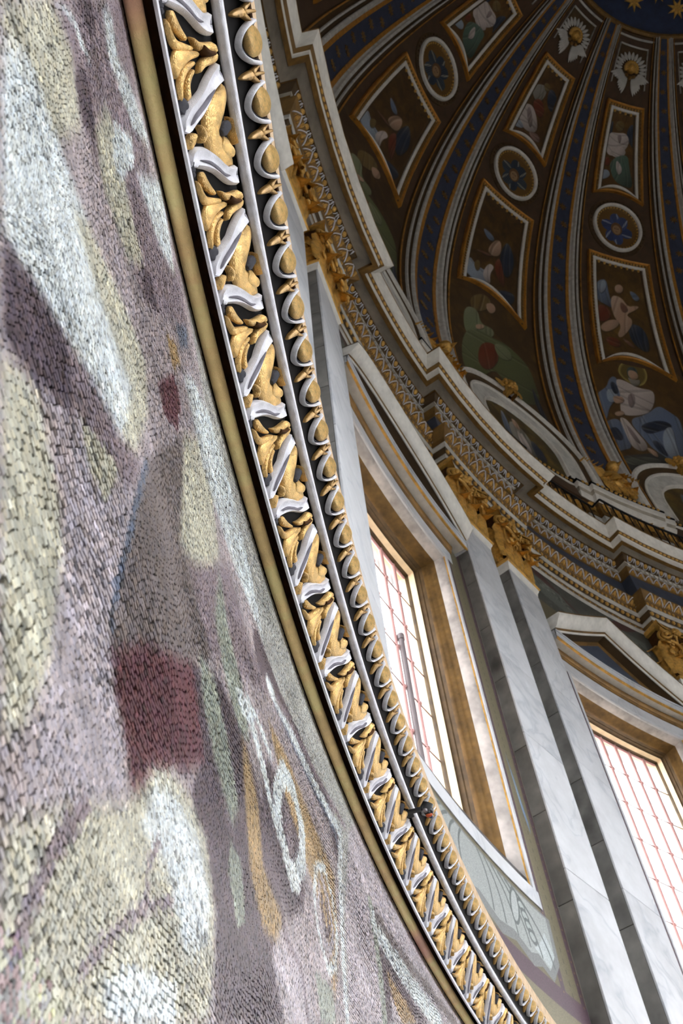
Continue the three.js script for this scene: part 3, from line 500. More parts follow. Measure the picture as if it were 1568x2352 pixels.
// ------------------------------------------------------------------ pediments over the windows
function makePediment(k, kind, label) {
  const t = thing('window_pediment', label, 'pediment', 20.82, bayDeg(k), 14.0), pf = frame(20.82, 14.0);
  const E = 6.72, n = 28;
  part(t, 'frieze', ring(pf, [[20.83, 13.46], [20.805, 13.47], [20.805, 13.82], [20.83, 13.83]], -5.9, 5.9, n), M.marble2, 'grey marble strip with joints');
  const gm = [[20.83, 13.84], [20.80, 13.84], [20.795, 13.88], [20.782, 13.89], [20.782, 13.93], [20.765, 13.95], [20.75, 14.0], [20.745, 14.05]];
  part(t, 'gold_moulding', merge([ring(pf, gm, -6.05, 6.05, n), ...[-1, 1].map((s) => surf(1, gm.length - 1, (u, v, i, j) => pf(s * 6.05, u ? 20.83 : gm[j][0], gm[j][1])))]), M.goldDark, 'double gilded bed moulding');
  part(t, 'soffit', ring(pf, [[20.83, 14.05], [20.555, 14.03]], -E, E, n), M.white);
  part(t, 'gold_edge', ring(pf, [[20.575, 14.035], [20.572, 14.0], [20.53, 14.0], [20.525, 14.045]], -E, E, n), M.goldFar, 'gilded lower edge');
  part(t, 'corona', ring(pf, [[20.53, 14.04], [20.52, 14.2], [20.505, 14.2], [20.495, 14.235], [20.50, 14.25], [20.83, 14.26]], -E, E, n), M.marble2, 'flat grey corona');
  for (const s of [-1, 1]) part(t, 'return', arcBox(pf, 20.55, 20.82, s > 0 ? E - 0.12 : -E, s > 0 ? E : -E + 0.12, 14.0, 14.24, 2), M.marble2);
  // raking cornice: height of its lower edge above the corona as a function of phi
  const rise = kind === 'segment' ? (f) => { const rr = (2.46 ** 2 + 1.32 ** 2) / (2 * 1.32), x = f * D * 20.8; return Math.sqrt(rr * rr - x * x) - (rr - 1.32); } : (f) => 1.47 * (1 - Math.abs(f) / E);
  const slope = kind === 'segment' ? 1 : 1.16;
  const rake = (prof) => ring((f, R, h) => pf(f, R, 14.24 + rise(f) + h * slope), prof, -E, E, 40, 0.5);
  const ends = (prof) => [-1, 1].map((s) => surf(1, prof.length - 1, (u, v, i, j) => pf(s * E, u ? 20.82 : prof[j][0], 14.24 + prof[j][1] * slope)));
  const cyma = [[20.50, 0.03], [20.47, 0.04], [20.43, 0.07], [20.385, 0.14], [20.33, 0.21], [20.29, 0.25], [20.285, 0.30], [20.30, 0.33], [20.82, 0.37]];
  part(t, 'cyma', merge([rake(cyma), ...ends(cyma)]), M.white, 'broad white raking cyma');
  part(t, 'raking_fillet', rake([[20.56, -0.05], [20.54, -0.06], [20.52, -0.045], [20.515, -0.02]]), M.white);
  part(t, 'raking_gold_line', rake([[20.515, -0.02], [20.512, 0.02], [20.495, 0.03]]), M.goldDull);
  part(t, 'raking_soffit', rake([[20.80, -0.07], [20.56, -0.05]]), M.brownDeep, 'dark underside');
  part(t, 'raking_gold', rake([[20.82, -0.17], [20.79, -0.15], [20.775, -0.09], [20.77, -0.06]]), M.goldDark, 'gilded inner moulding');
  part(t, 'tympanum', surf(40, 1, (u, v) => { const f = lerp(-E, E, u); return pf(f, 20.803, 14.2 + v * (rise(f) + 0.1)); }), M.frieze, 'dark recessed field');
  part(t, 'cap', rake([[20.30, 0.325], [20.285, 0.33], [20.287, 0.35], [20.30, 0.36]]), M.goldDull, 'gilded top edge');
  return t;
}
makePediment(0, 'segment', 'white curved pediment with gilded mouldings over the nearer bright window');
makePediment(-1, 'segment', 'white pediment end showing above the near gilded cornice at top');
makePediment(1, 'triangle', 'white triangular pediment with gilded mouldings over the right bright window');

// ------------------------------------------------------------------ pilasters
const HS = 15.46, HB = 4.9;
const leafGeo = (w, h, curl) => shell(8, 8, (u, v) => {
  const a = (v - 0.5) * 2, lobes = 0.78 + 0.22 * Math.cos(u * 19), ww = w / 2 * (u < 0.8 ? 0.72 + 0.36 * Math.sin(u * 3.2) : 0.9 * Math.sqrt(Math.max(0, (1 - u) / 0.2)) * 0.9 + 0.08) * lobes;
  const t = clamp((u - 0.5) / 0.5), y = h * (u < 0.72 ? u / 0.72 : 1 - (u - 0.72) * 0.8), z = 0.02 + curl * (0.25 * u + 0.9 * t * t) + 0.04 * (1 - a * a) - 0.02 * Math.abs(Math.sin(a * 4.5));
  return [a * ww, y, z];
}, 0.02);
const voluteGeo = (() => {
  const pts = []; for (let i = 0; i <= 40; i++) { const t = i / 40, a = -1.2 + t * 11, r = 0.21 * (1 - t * 0.86); pts.push([Math.cos(a) * r, Math.sin(a) * r, t * 0.06]); }
  return merge([tube([[-0.34, -0.55, -0.1], [-0.22, -0.3, -0.06], [-0.05, -0.2, 0], ...pts.slice(1)], 0.045, 60, 6), moved(new THREE.SphereGeometry(0.06, 8, 6), 0, 0, 0.07)]);
})();
function makePilaster(k, side, label) {
  const x0 = side * (GAP + SHAFT / 2), t = thing('pilaster', label, 'pilaster', RP, pairDeg(k), HB, 'paired marble pilasters between the windows');
  const depth = 0.36;
  // base
  const baseProf = [[0.10, -1.0], [0.10, -0.55], [0.14, -0.5], [0.14, -0.36], [0.10, -0.3], [0.07, -0.24], [0.10, -0.17], [0.11, -0.1], [0.08, -0.04], [0.03, -0.02], [0.0, 0.04]];
  const box = (prof) => merge([surf(3, prof.length - 1, (u, v, i, j) => { const e = prof[j][0], X = [-SHAFT / 2 - e, -SHAFT / 2 - e, SHAFT / 2 + e, SHAFT / 2 + e][i], Z = [-depth, e, e, -depth][i]; return [x0 + X, prof[j][1], Z]; }, 0.4)]);
  part(t, 'base', box(baseProf), M.white, 'moulded base');
  part(t, 'base_gilding', box([[0.112, -0.17], [0.125, -0.14], [0.125, -0.1], [0.112, -0.07]]), M.goldFar, 'gilded ring of the base');
  // shaft of marble blocks
  const joints = [0, 2.05, 4.45, 6.3, 8.55, HS - HB].map((h, i) => h + (i && i < 5 ? (k * 0.3 + side * 0.25) : 0));
  const block = (name, y0, y1, w, z0, z1, m) => {
    const h = y1 - y0 - 0.008, g = new RoundedBoxGeometry(w, h, z1 - z0, 1, 0.01), p = g.attributes.position, uv = g.attributes.uv, ox = rnd() * 5, oy = rnd() * 5;
    for (let j = 0; j < p.count; j++) uv.setXY(j, p.getX(j) + p.getZ(j) + ox, p.getY(j) + oy);
    part(t, name, g, m).position.set(x0, (y0 + y1) / 2, (z0 + z1) / 2);
  };
  for (let i = 0; i < 5; i++) block('marble_block', joints[i], joints[i + 1], SHAFT, -0.035, 0, i % 2 ? M.marble : M.marble2);
  const sj = [0, 1.5, 2.9, 4.1, 5.6, 6.9, 8.2, 9.5, HS - HB].map((h, i) => h + (i && i < 8 ? k * 0.35 + side * 0.2 : 0));
  for (let i = 0; i < 8; i++) block('shaded_stone_block', sj[i], sj[i + 1], SHAFT - 0.006, -depth, -0.036, M.shadedSideStone);  // side body darker than the front slabs, with side shade in its colour
  const h = HS - HB;
  part(t, 'necking', box([[0, h - 0.22], [0.006, h - 0.16], [0.02, h - 0.1], [0.045, h - 0.05], [0.05, h], [0.0, h + 0.01]]), M.white, 'flaring white neck');
  part(t, 'astragal', box([[0.05, h], [0.075, h + 0.015], [0.085, h + 0.05], [0.075, h + 0.085], [0.03, h + 0.1], [0.0, h + 0.12]]), M.goldFar, 'gilded ring under the capital');
  // capital
  const c = new THREE.Group(); c.name = 'capital'; c.userData.label = 'gilded leafy capital'; c.position.set(x0, h + 0.1, 0); t.add(c);
  const H = 1.82;
  part(c, 'bell', merge([surf(3, 6, (u, v, i) => { const e = 0.0 + 0.12 * v ** 3; return [[-SHAFT / 2 - e, -SHAFT / 2 - e, SHAFT / 2 + e, SHAFT / 2 + e][i] * 0.96, v * (H - 0.2), [-depth, e - 0.02, e - 0.02, -depth][i]]; }, 0.4)]), M.umber);  // dark umber puts the deep shadows between the leaves into the colour
  const L = leafGeo(0.36, 0.66, 0.30), L2 = leafGeo(0.38, 1.1, 0.36), berry = new THREE.SphereGeometry(0.05, 7, 5);
  const leaf = (g, x, y, z, ry) => { const q = part(c, 'leaf', g, M.goldFar); q.position.set(x, y, z); q.rotation.y = ry; };
  for (const x of [-0.38, 0, 0.38]) leaf(L, x, 0.02, 0, x * 0.3);
  for (let i = 0; i < 22; i++) { const q = part(c, 'bud', berry, M.goldFar); q.position.set((rnd() - 0.5) * 1.25, 0.5 + rnd() * 1.05, 0.12 + rnd() * 0.18); q.scale.set(1 + rnd(), 0.8 + rnd(), 0.8); }
  for (const x of [-0.42, -0.14, 0.14, 0.42]) part(c, 'stem', tube([[x, 0.6, 0.06], [x * 1.08, 0.95, 0.13], [x * 1.25, 1.3, 0.2], [x * 1.4, 1.42, 0.26]], 0.035, 8, 6), M.goldFar);
  for (const x of [-0.56, -0.19, 0.19, 0.56]) leaf(L2, x, 0.12, -0.02, x * 0.5);
  for (const s of [-1, 1]) { leaf(L, s * 0.54, 0.02, -0.17, s * Math.PI / 2); leaf(L2, s * 0.56, 0.1, -0.2, s * Math.PI / 2); }
  for (const s of [-1, 1]) {
    const v = part(c, 'volute', voluteGeo, M.goldFar); v.position.set(s * 0.52, H - 0.46, 0.2); v.scale.set(s, 1, 1); v.rotation.y = s * 0.5;
    const w = part(c, 'volute', voluteGeo, M.goldFar); w.position.set(s * 0.17, H - 0.52, 0.12); w.scale.set(-s * 0.6, 0.6, 0.6);
  }
  const ab = (dz, y0, y1) => { const o = []; return surf(12, 1, (u, v) => { const a = u * 2 - 1; return [a * 0.72, lerp(y0, y1, v), 0.27 - 0.15 * (1 - a * a) + dz]; }); };
  part(c, 'abacus', merge([ab(0, H - 0.16, H - 0.09), ab(-0.02, H - 0.09, H - 0.075), ab(0.03, H - 0.075, H), surf(12, 1, (u, v) => { const a = u * 2 - 1; return [a * 0.72, H - 0.16, lerp(-depth, 0.27 - 0.15 * (1 - a * a), v)]; }), surf(12, 1, (u, v) => { const a = u * 2 - 1; return [a * 0.72, H, lerp(-depth, 0.3 - 0.15 * (1 - a * a), v)]; }), ...[-1, 1].map((s) => surf(1, 1, (u, v) => [s * 0.72, lerp(H - 0.16, H, v), lerp(-depth, 0.3, u)]))]), M.goldFar);
  part(c, 'fleuron', merge(Array.from({ length: 6 }, (_, i) => moved(new THREE.SphereGeometry(0.075, 8, 6), 0.08 * Math.cos(i * 1.047), H - 0.12 + 0.08 * Math.sin(i * 1.047), 0.2, 0, 0, 0, 1)).concat([moved(new THREE.SphereGeometry(0.06, 8, 6), 0, H - 0.12, 0.25)])), M.goldFar);
  return t;
}
makePilaster(0, -1, 'grey marble pilaster just behind the near cornice, mostly hidden, with gilded capital');
makePilaster(0, 1, 'grey marble pilaster left of the nearer bright window with gilded capital');
makePilaster(1, -1, 'grey marble pilaster bordering the nearer bright window on its right');
makePilaster(1, 1, 'grey marble pilaster bordering the right bright window on its left');
makePilaster(2, -1, 'marble pilaster at the right edge showing only its gilded capital');

// ------------------------------------------------------------------ entablature that breaks forward over each pair
const K0 = -1, K1 = 3;                                     // pairs over which it is carved
const halfAt = (R, half = 1.475) => (half + (20.5 - R)) / R / D;
function breakRing(pf, prof, { k0 = -2, k1 = 14, step = 0.35, half = 1.475, n = 5, angle = 0.4 } = {}) {
  const rows = prof.map(([R, h]) => {
    const a = halfAt(R, half), pts = [];
    for (let k = k0; k < k1; k++) {
      const c = pairDeg(k);
      pts.push([c - a, R + step], [c - a, R]); for (let i = 1; i < n; i++) pts.push([lerp(c - a, c + a, i / n), R]);
      pts.push([c + a, R], [c + a, R + step]); const e = c + BAY - a; for (let i = 1; i < n + 2; i++) pts.push([lerp(c + a, e, i / (n + 2)), R + step]);
    }
    pts.push([pairDeg(k1) - a, R + step]);
    return pts.map(([d, r]) => pf(d, r, h));
  });
  return surf(rows[0].length - 1, prof.length - 1, (u, v, i, j) => rows[j][i], angle);
}
// places along the broken ring at radius R (of the forward part), spaced about d metres
function along(R, d, fn, { k0 = K0, k1 = K1, step = 0.35, from = T1 - 9, to = T1 + 60 } = {}) {
  for (let k = k0; k <= k1; k++) {
    const a = halfAt(R), c = pairDeg(k);
    for (const [r, lo, hi] of [[R, c - a, c + a], [R + step, c + a, c + BAY - halfAt(R)]]) {
      const len = (hi - lo) * D * r, n = Math.max(1, Math.round(len / d));
      for (let i = 0; i < n; i++) { const deg = lerp(lo, hi, (i + 0.5) / n); if (deg > from && deg < to) fn(r, deg, len / n); }
    }
  }
}
{
  const C0 = pairDeg(1), t = thing('entablature', 'broad carved and gilded entablature that steps forward over each pilaster pair', 'entablature', 20.5, C0, 17.3);
  const pf0 = frame(20.5, 17.3), pf = (deg, R, h) => pf0(deg - C0, R, h);
  part(t, 'architrave_foot', breakRing(pf, [[20.9, 17.33], [20.47, 17.33], [20.45, 17.35], [20.45, 17.45], [20.43, 17.46]]), M.stone, 'pale stone fillet');
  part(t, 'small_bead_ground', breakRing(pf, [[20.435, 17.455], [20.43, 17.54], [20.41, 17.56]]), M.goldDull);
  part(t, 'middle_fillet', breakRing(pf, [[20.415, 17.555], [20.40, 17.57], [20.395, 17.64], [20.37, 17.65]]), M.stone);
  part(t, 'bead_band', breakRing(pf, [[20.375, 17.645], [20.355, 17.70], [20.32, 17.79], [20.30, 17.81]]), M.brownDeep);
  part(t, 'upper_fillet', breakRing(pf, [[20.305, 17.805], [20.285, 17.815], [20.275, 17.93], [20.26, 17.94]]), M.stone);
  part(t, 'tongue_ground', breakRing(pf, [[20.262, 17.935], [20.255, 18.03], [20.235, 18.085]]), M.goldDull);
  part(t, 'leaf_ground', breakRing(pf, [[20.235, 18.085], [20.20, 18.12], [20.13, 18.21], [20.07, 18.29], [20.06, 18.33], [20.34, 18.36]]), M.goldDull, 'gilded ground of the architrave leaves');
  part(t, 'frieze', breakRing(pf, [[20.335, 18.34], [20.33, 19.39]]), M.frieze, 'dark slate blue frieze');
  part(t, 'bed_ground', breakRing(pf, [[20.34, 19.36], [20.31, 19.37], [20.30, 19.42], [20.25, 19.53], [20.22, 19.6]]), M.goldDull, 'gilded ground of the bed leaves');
  part(t, 'dentil_ground', breakRing(pf, [[20.24, 19.6], [20.265, 19.61], [20.265, 19.71], [20.19, 19.715], [20.175, 19.735]]), M.soffit);
  part(t, 'egg_ground', breakRing(pf, [[20.18, 19.73], [20.12, 19.75], [20.06, 19.82], [20.03, 19.87]]), M.brownDeep);
  part(t, 'gold_fillet', breakRing(pf, [[20.04, 19.86], [20.015, 19.855], [20.01, 19.9]]), M.goldDark);
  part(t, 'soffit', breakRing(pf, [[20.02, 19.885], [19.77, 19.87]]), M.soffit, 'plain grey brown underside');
  part(t, 'gold_band', breakRing(pf, [[19.785, 19.875], [19.775, 19.745], [19.67, 19.735], [19.665, 19.755]]), M.goldDark, 'dull gold band');
  part(t, 'corona', breakRing(pf, [[19.665, 19.75], [19.645, 19.97], [19.615, 19.985]]), M.white, 'white corona');
  part(t, 'bead_ground', breakRing(pf, [[19.625, 19.975], [19.60, 20.0], [19.56, 20.035], [19.545, 20.04]]), M.goldDull);
  part(t, 'cyma', breakRing(pf, [[19.55, 20.035], [19.51, 20.05], [19.47, 20.12], [19.43, 20.22], [19.375, 20.3], [19.37, 20.33]]), M.white, 'broad white cyma');
  part(t, 'gilded_edge', breakRing(pf, [[19.375, 20.325], [19.36, 20.335], [19.36, 20.38], [19.4, 20.40]]), M.goldDark);
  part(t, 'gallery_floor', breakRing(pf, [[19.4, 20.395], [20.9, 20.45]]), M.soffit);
  const flat = (vz, vy) => (u, v, w) => [u, v * vy - w * vz, v * vz + w * vy];
  const put = (name, geo, m, r, deg, h, sx = 1) => { const q = part(t, name, geo, m), p = pf(deg, r, h); q.position.set(...p); q.rotation.y = -(deg - C0) * D; q.scale.x = sx; return q; };
  const lite = { n: 7, m: 3, round: 0.1 };
  const unit = (map, W, H) => [
    merge([stroke([[-W * 0.46, H * 0.02], [-W * 0.36, H * 0.4], [-W * 0.1, H * 0.86], [0, H * 0.98]], [W * 0.1, W * 0.11, W * 0.11, W * 0.12], 0.035, map, lite), stroke([[0, H * 0.98], [W * 0.1, H * 0.86], [W * 0.36, H * 0.4], [W * 0.46, H * 0.02]], [W * 0.12, W * 0.11, W * 0.11, W * 0.1], 0.035, map, lite)]),
    merge([stroke([[0, H * 0.06], [0, H * 0.4], [0, H * 0.72]], [W * 0.2, W * 0.34, W * 0.12], 0.045, map, lite), stroke([[-W * 0.25, H * 0.1], [-W * 0.2, H * 0.4]], [W * 0.12, W * 0.1], 0.03, map, lite), stroke([[W * 0.25, H * 0.1], [W * 0.2, H * 0.4]], [W * 0.12, W * 0.1], 0.03, map, lite)]),
    merge([stroke([[W * 0.5, H * 0.98], [W * 0.5, H * 0.6], [W * 0.5, H * 0.3]], [W * 0.3, W * 0.26, W * 0.06], 0.045, map, lite)]),
  ];
  const aSlope = Math.hypot(0.17, 0.22), ua = unit(flat(0.17 / aSlope, 0.22 / aSlope), 0.33, aSlope);
  along(20.235, 0.335, (r, deg) => { put('leaf_strap', ua[0], M.nearWhite, r, deg, 18.09); put('architrave_leaf', ua[1], M.goldFar, r, deg, 18.09); put('architrave_tip', ua[2], M.goldFar, r, deg, 18.09); });
  const bS = Math.hypot(0.09, 0.2), ub = unit(flat(0.09 / bS, 0.2 / bS), 0.30, bS);
  along(20.31, 0.305, (r, deg) => { put('bed_strap', ub[0], M.nearWhite, r, deg, 19.39); put('bed_leaf', ub[1], M.goldFar, r, deg, 19.39); });
  along(20.24, 0.17, (r, deg) => put('dentil', new THREE.BoxGeometry(0.1, 0.1, 0.12), M.stone, r, deg, 19.66).position.z += 0.0);
  const ef = flat(0.75, 0.66), eggG = (() => { const g = new THREE.SphereGeometry(1, 9, 7), p = g.attributes.position; for (let i = 0; i < p.count; i++) p.setXYZ(i, ...ef(p.getX(i) * 0.066, 0.115 + p.getY(i) * 0.075, 0.01 + p.getZ(i) * 0.05)); g.computeVertexNormals(); return fix(g); })();
  const rimG = stroke([[-0.105, 0.2], [-0.09, 0.1], [-0.05, 0.03], [0, 0.01], [0.05, 0.03], [0.09, 0.1], [0.105, 0.2]], [0.03, 0.03, 0.028, 0.028, 0.028, 0.03, 0.03], 0.04, ef, { n: 12, m: 3, round: 0.05 });
  const dartG = stroke([[0.155, 0.2], [0.155, 0.12], [0.155, 0.02]], [0.07, 0.05, 0.02], 0.04, ef, lite);
  along(20.175, 0.31, (r, deg) => { put('egg', eggG, M.goldFar, r, deg, 19.735); put('egg_rim', rimG, M.nearWhite, r, deg, 19.735); put('dart', dartG, M.nearWhite, r, deg, 19.735); });
  const beadG = moved(new THREE.SphereGeometry(1, 7, 5), 0, 0, 0, 0, 0, 0, 0.062, 0.03, 0.03);
  along(19.585, 0.155, (r, deg) => put('bead', beadG, M.goldFar, r, deg, 20.0), { to: T1 + 50, from: T1 - 6 });
  const pearl = moved(new THREE.SphereGeometry(1, 7, 5), 0, 0, 0, 0, 0, 0, 0.07, 0.06, 0.05);
  along(20.335, 0.19, (r, deg) => put('architrave_bead', pearl, M.goldFar, r, deg, 17.735), { to: T1 + 54, from: T1 + 1 });
  const tongue = moved(new THREE.SphereGeometry(1, 6, 4), 0, 0, 0, 0, 0, 0, 0.042, 0.06, 0.03);
  along(20.255, 0.155, (r, deg) => put('tongue', tongue, M.goldFar, r, deg, 18.0), { to: T1 + 50, from: T1 + 3 });
  const pearl2 = moved(new THREE.SphereGeometry(1, 6, 4), 0, 0, 0, 0, 0, 0, 0.035, 0.018, 0.02);
  along(20.43, 0.21, (r, deg) => put('small_bead', pearl2, M.goldFar, r, deg, 17.50), { from: T1 + 24, to: T1 + 54 });
}
// ------------------------------------------------------------------ railing of the upper gallery
{
  const R = 19.66, step = 0.32, top = 21.83, bot = 20.5, from = T1 + 25.5, to = T1 + 55;
  const t = thing('gallery_railing', 'thin black iron railing along the top of the carved entablature', 'railing', R, T1 + 40, bot), pf0 = frame(R, bot), pf = (deg, r, h) => pf0(deg - T1 - 40, r, h);
  const runs = []; for (let k = 1; k <= 3; k++) { const a = halfAt(R), c = pairDeg(k); runs.push([R, c - a, c + a], [R + step, c + a, pairDeg(k + 1) - a]); }
  for (const h of [top, bot + 0.12]) for (const [r, lo, hi] of runs) { const a = Math.max(lo, from), b = Math.min(hi, to); if (b > a) part(t, 'rail', tube(Array.from({ length: 7 }, (_, i) => pf(lerp(a, b, i / 6), r, h)), 0.035, 12, 6), M.iron); }
  for (let k = 1; k <= 3; k++) for (const s of [-1, 1]) { const d = pairDeg(k) + s * halfAt(R); if (d > from && d < to) for (const h of [top, bot + 0.12]) part(t, 'rail', tube([pf(d, R, h), pf(d, R + step / 2, h), pf(d, R + step, h)], 0.035, 3, 6), M.iron); }
  along(R, 0.34, (r, deg) => { const q = part(t, 'baluster', new THREE.CylinderGeometry(0.022, 0.022, top - bot, 6), M.iron); q.position.set(...pf(deg, r, (top + bot) / 2)); }, { step, from, to });
}
// ------------------------------------------------------------------ attic cornice behind the railing, stepped under each rib
{
  const H = 24.0, C0 = pairDeg(1), t = thing('attic_cornice', 'white stepped cornice with gold beads behind the iron railing', 'cornice', 20.3, C0, 23); t.userData.kind = 'thing';
  const pf0 = frame(20.3, 23), pf = (deg, R, h) => pf0(deg - C0, R, h);
  const two = (prof) => {
    const rows = prof.map(([R, h]) => {
      const pts = [], A = 5.3, B = 3.85;
      for (let k = -2; k < 5; k++) { const c = pairDeg(k); for (const [d, r] of [[-A, 0.3], [-A, 0.14], [-B, 0.14], [-B, 0], [-1.5, 0], [1.5, 0], [B, 0], [B, 0.14], [A, 0.14], [A, 0.3], [8, 0.3], [11, 0.3], [14.5, 0.3]]) pts.push([c + d + Math.sign(d) * (Math.abs(d) < 6 && Math.abs(d) > 2 ? (20.3 - R) * 1.8 : 0), R + r]); }
      return pts.map(([d, r]) => pf(d, r, h));
    });
    return surf(rows[0].length - 1, prof.length - 1, (u, v, i, j) => rows[j][i], 0.4);
  };
  part(t, 'gilded_edge', two([[20.03, 24.06], [20.02, 24.0], [20.04, 23.93]]), M.black);
  part(t, 'corona', two([[20.04, 23.93], [20.06, 23.72], [20.10, 23.70]]), M.white, 'white upper moulding');
  part(t, 'hollow', two([[20.10, 23.70], [20.13, 23.58], [20.16, 23.52]]), M.soffit);
  part(t, 'lower_moulding', two([[20.15, 23.53], [20.12, 23.50], [20.17, 23.35], [20.22, 23.28], [20.26, 23.26]]), M.white, 'white lower moulding');
  part(t, 'frieze', two([[20.26, 23.26], [20.27, 22.6], [20.24, 22.56], [20.24, 22.45]]), M.goldDull, 'dull gold frieze');
  part(t, 'wall', two([[20.26, 22.45], [20.28, 20.4]]), M.stone);
  part(t, 'top', two([[20.03, 24.06], [20.6, 24.1]]), M.soffit);
  const bead = moved(new THREE.SphereGeometry(1, 7, 5), 0, 0, 0, 0, 0, 0, 0.075, 0.045, 0.045), tri = leafGeo(0.3, 0.42, 0.1);
  const seq = [[-14.5, -5.3, 0.3], [-5.3, -3.85, 0.14], [-3.85, 3.85, 0], [3.85, 5.3, 0.14], [5.3, 8, 0.3]];
  for (let k = 1; k <= 2; k++) for (const [a, b, r] of seq) {
    const lo = pairDeg(k) + (k === 1 && a < -6 ? -8 : a), hi = pairDeg(k) + b, n = Math.round((hi - lo) * D * 20 / 0.19);
    for (let i = 0; i < n; i++) { const d = lerp(lo, hi, (i + 0.5) / n); if (d < T1 + 25 || d > T1 + 57) continue; const q = part(t, 'bead', bead, M.goldFar); q.position.set(...pf(d, 20.015 + r, 23.99)); q.rotation.y = -(d - C0) * D; }
    const m = Math.max(1, Math.round((hi - lo) * D * 20 / 0.42));
    for (let i = 0; i < m; i++) { const d = lerp(lo, hi, (i + 0.5) / m); if (d < T1 + 30 || d > T1 + 57) continue; const q = part(t, 'frieze_leaf', tri, M.goldFar); q.position.set(...pf(d, 20.25 + r, 22.68)); q.rotation.y = -(d - C0) * D; }
  }
}
// ------------------------------------------------------------------ the dome: ribs, framed pictures, medallions, lunettes
const AL0 = -4.9;                                         // below the springing the shell runs straight down
// point of the dome shell: azimuth offset, meridian angle (negative = straight part below the springing), height of relief
const dome = (phi, al, off = 0) => al >= 0 ? [phi, domeR(al, off), domeH(al, off)] : [phi, domeR(0) - off, DH + al * D * DR];
const AL = (h) => h >= DH ? Math.asin((h - DH) / DR) / D : (h - DH) / DR / D;
const starGeo = (r, th) => { const s = new THREE.Shape(); for (let i = 0; i < 16; i++) { const a = i * Math.PI / 8, q = i % 2 ? r * 0.36 : r; i ? s.lineTo(Math.cos(a) * q, Math.sin(a) * q) : s.moveTo(q, 0); } return new THREE.ExtrudeGeometry(s, { depth: th, bevelEnabled: true, bevelThickness: th, bevelSize: r * 0.08, bevelSegments: 1, curveSegments: 2 }); };
const quatOn = (al) => new THREE.Quaternion().setFromEuler(new THREE.Euler(Math.max(0, al) * D, 0, 0));   // lies on the vault, facing down and in
const onDome = (o, pf, phi, al, off, roll = 0) => { o.position.set(...pf(...dome(phi, al, off))); o.quaternion.setFromEuler(new THREE.Euler(0, -phi * D, 0)).multiply(quatOn(al)).multiply(new THREE.Quaternion().setFromAxisAngle(V(0, 0, 1), roll)); return o; };
const RD = 20.2, HD = 26;

// ribs
function makeRib(k, label) {
  const t = thing('dome_rib', label, 'rib', RD, pairDeg(k), HD, 'starred blue ribs of the dome'), pf = frame(RD, HD), top = 59.0, bot = AL(24.05);
  const strip = (prof, n = 44) => surf(prof.length - 1, n, (u, v, i) => { const al = lerp(bot, top, v); return pf(...dome(prof[i][0], al, prof[i][1])); }, 0.5);
  part(t, 'blue_band', strip([[-1.36, 0.1], [1.36, 0.1]]), M.blue, 'dark blue starred band');
  for (const s of [-1, 1]) {
    const q = (prof) => strip(s > 0 ? prof.map(([a, o]) => [a, o]) : prof.map(([a, o]) => [-a, o]));
    part(t, 'gold_border', q([[1.34, 0.1], [1.34, 0.14], [1.84, 0.14], [1.9, 0.12]]), M.ribGold, 'dull gold border');
    part(t, 'white_moulding', q([[1.88, 0.13], [2.08, 0.17], [2.2, 0.27], [2.42, 0.31], [2.6, 0.27], [2.66, 0.2]]), M.stone, 'pale stone moulding');
    part(t, 'brown_groove', q([[2.64, 0.2], [2.72, 0.12], [3.05, 0.12], [3.12, 0.17]]), M.brownDeep);
    part(t, 'thin_moulding', q([[3.1, 0.16], [3.18, 0.22], [3.36, 0.22], [3.42, 0.14]]), M.stone);
    part(t, 'outer_gilding', q([[3.4, 0.14], [3.6, 0.05], [3.95, 0.05], [4.02, 0.1], [4.2, 0.1], [4.28, 0.0]]), M.brownDeep);
    part(t, 'gold_thread', q([[4.0, 0.1], [4.05, 0.13], [4.18, 0.13], [4.22, 0.1]]), M.ribGold);
  }
  const sg = starGeo(0.2, 0.015);
  for (let i = 0; i < 27; i++) { const al = lerp(AL(27.4), 57.5, i / 26), st = part(t, 'star', sg, M.goldDark); onDome(st, pf, (i % 2 ? 0.35 : -0.35) * (al > 45 ? 0.5 : 1), al, 0.118, i * 0.7); st.scale.setScalar(al > 40 ? 0.8 : 1); }
  return t;
}
const rl = ['dome rib sweeping across the top behind the first capital', 'second starred dome rib from the left, curving beside the green robed figure', 'starred dome rib left of the seated bearded figure', 'starred dome rib at the right edge of the picture'];
for (let k = 0; k < 4; k++) makeRib(k, rl[k]);

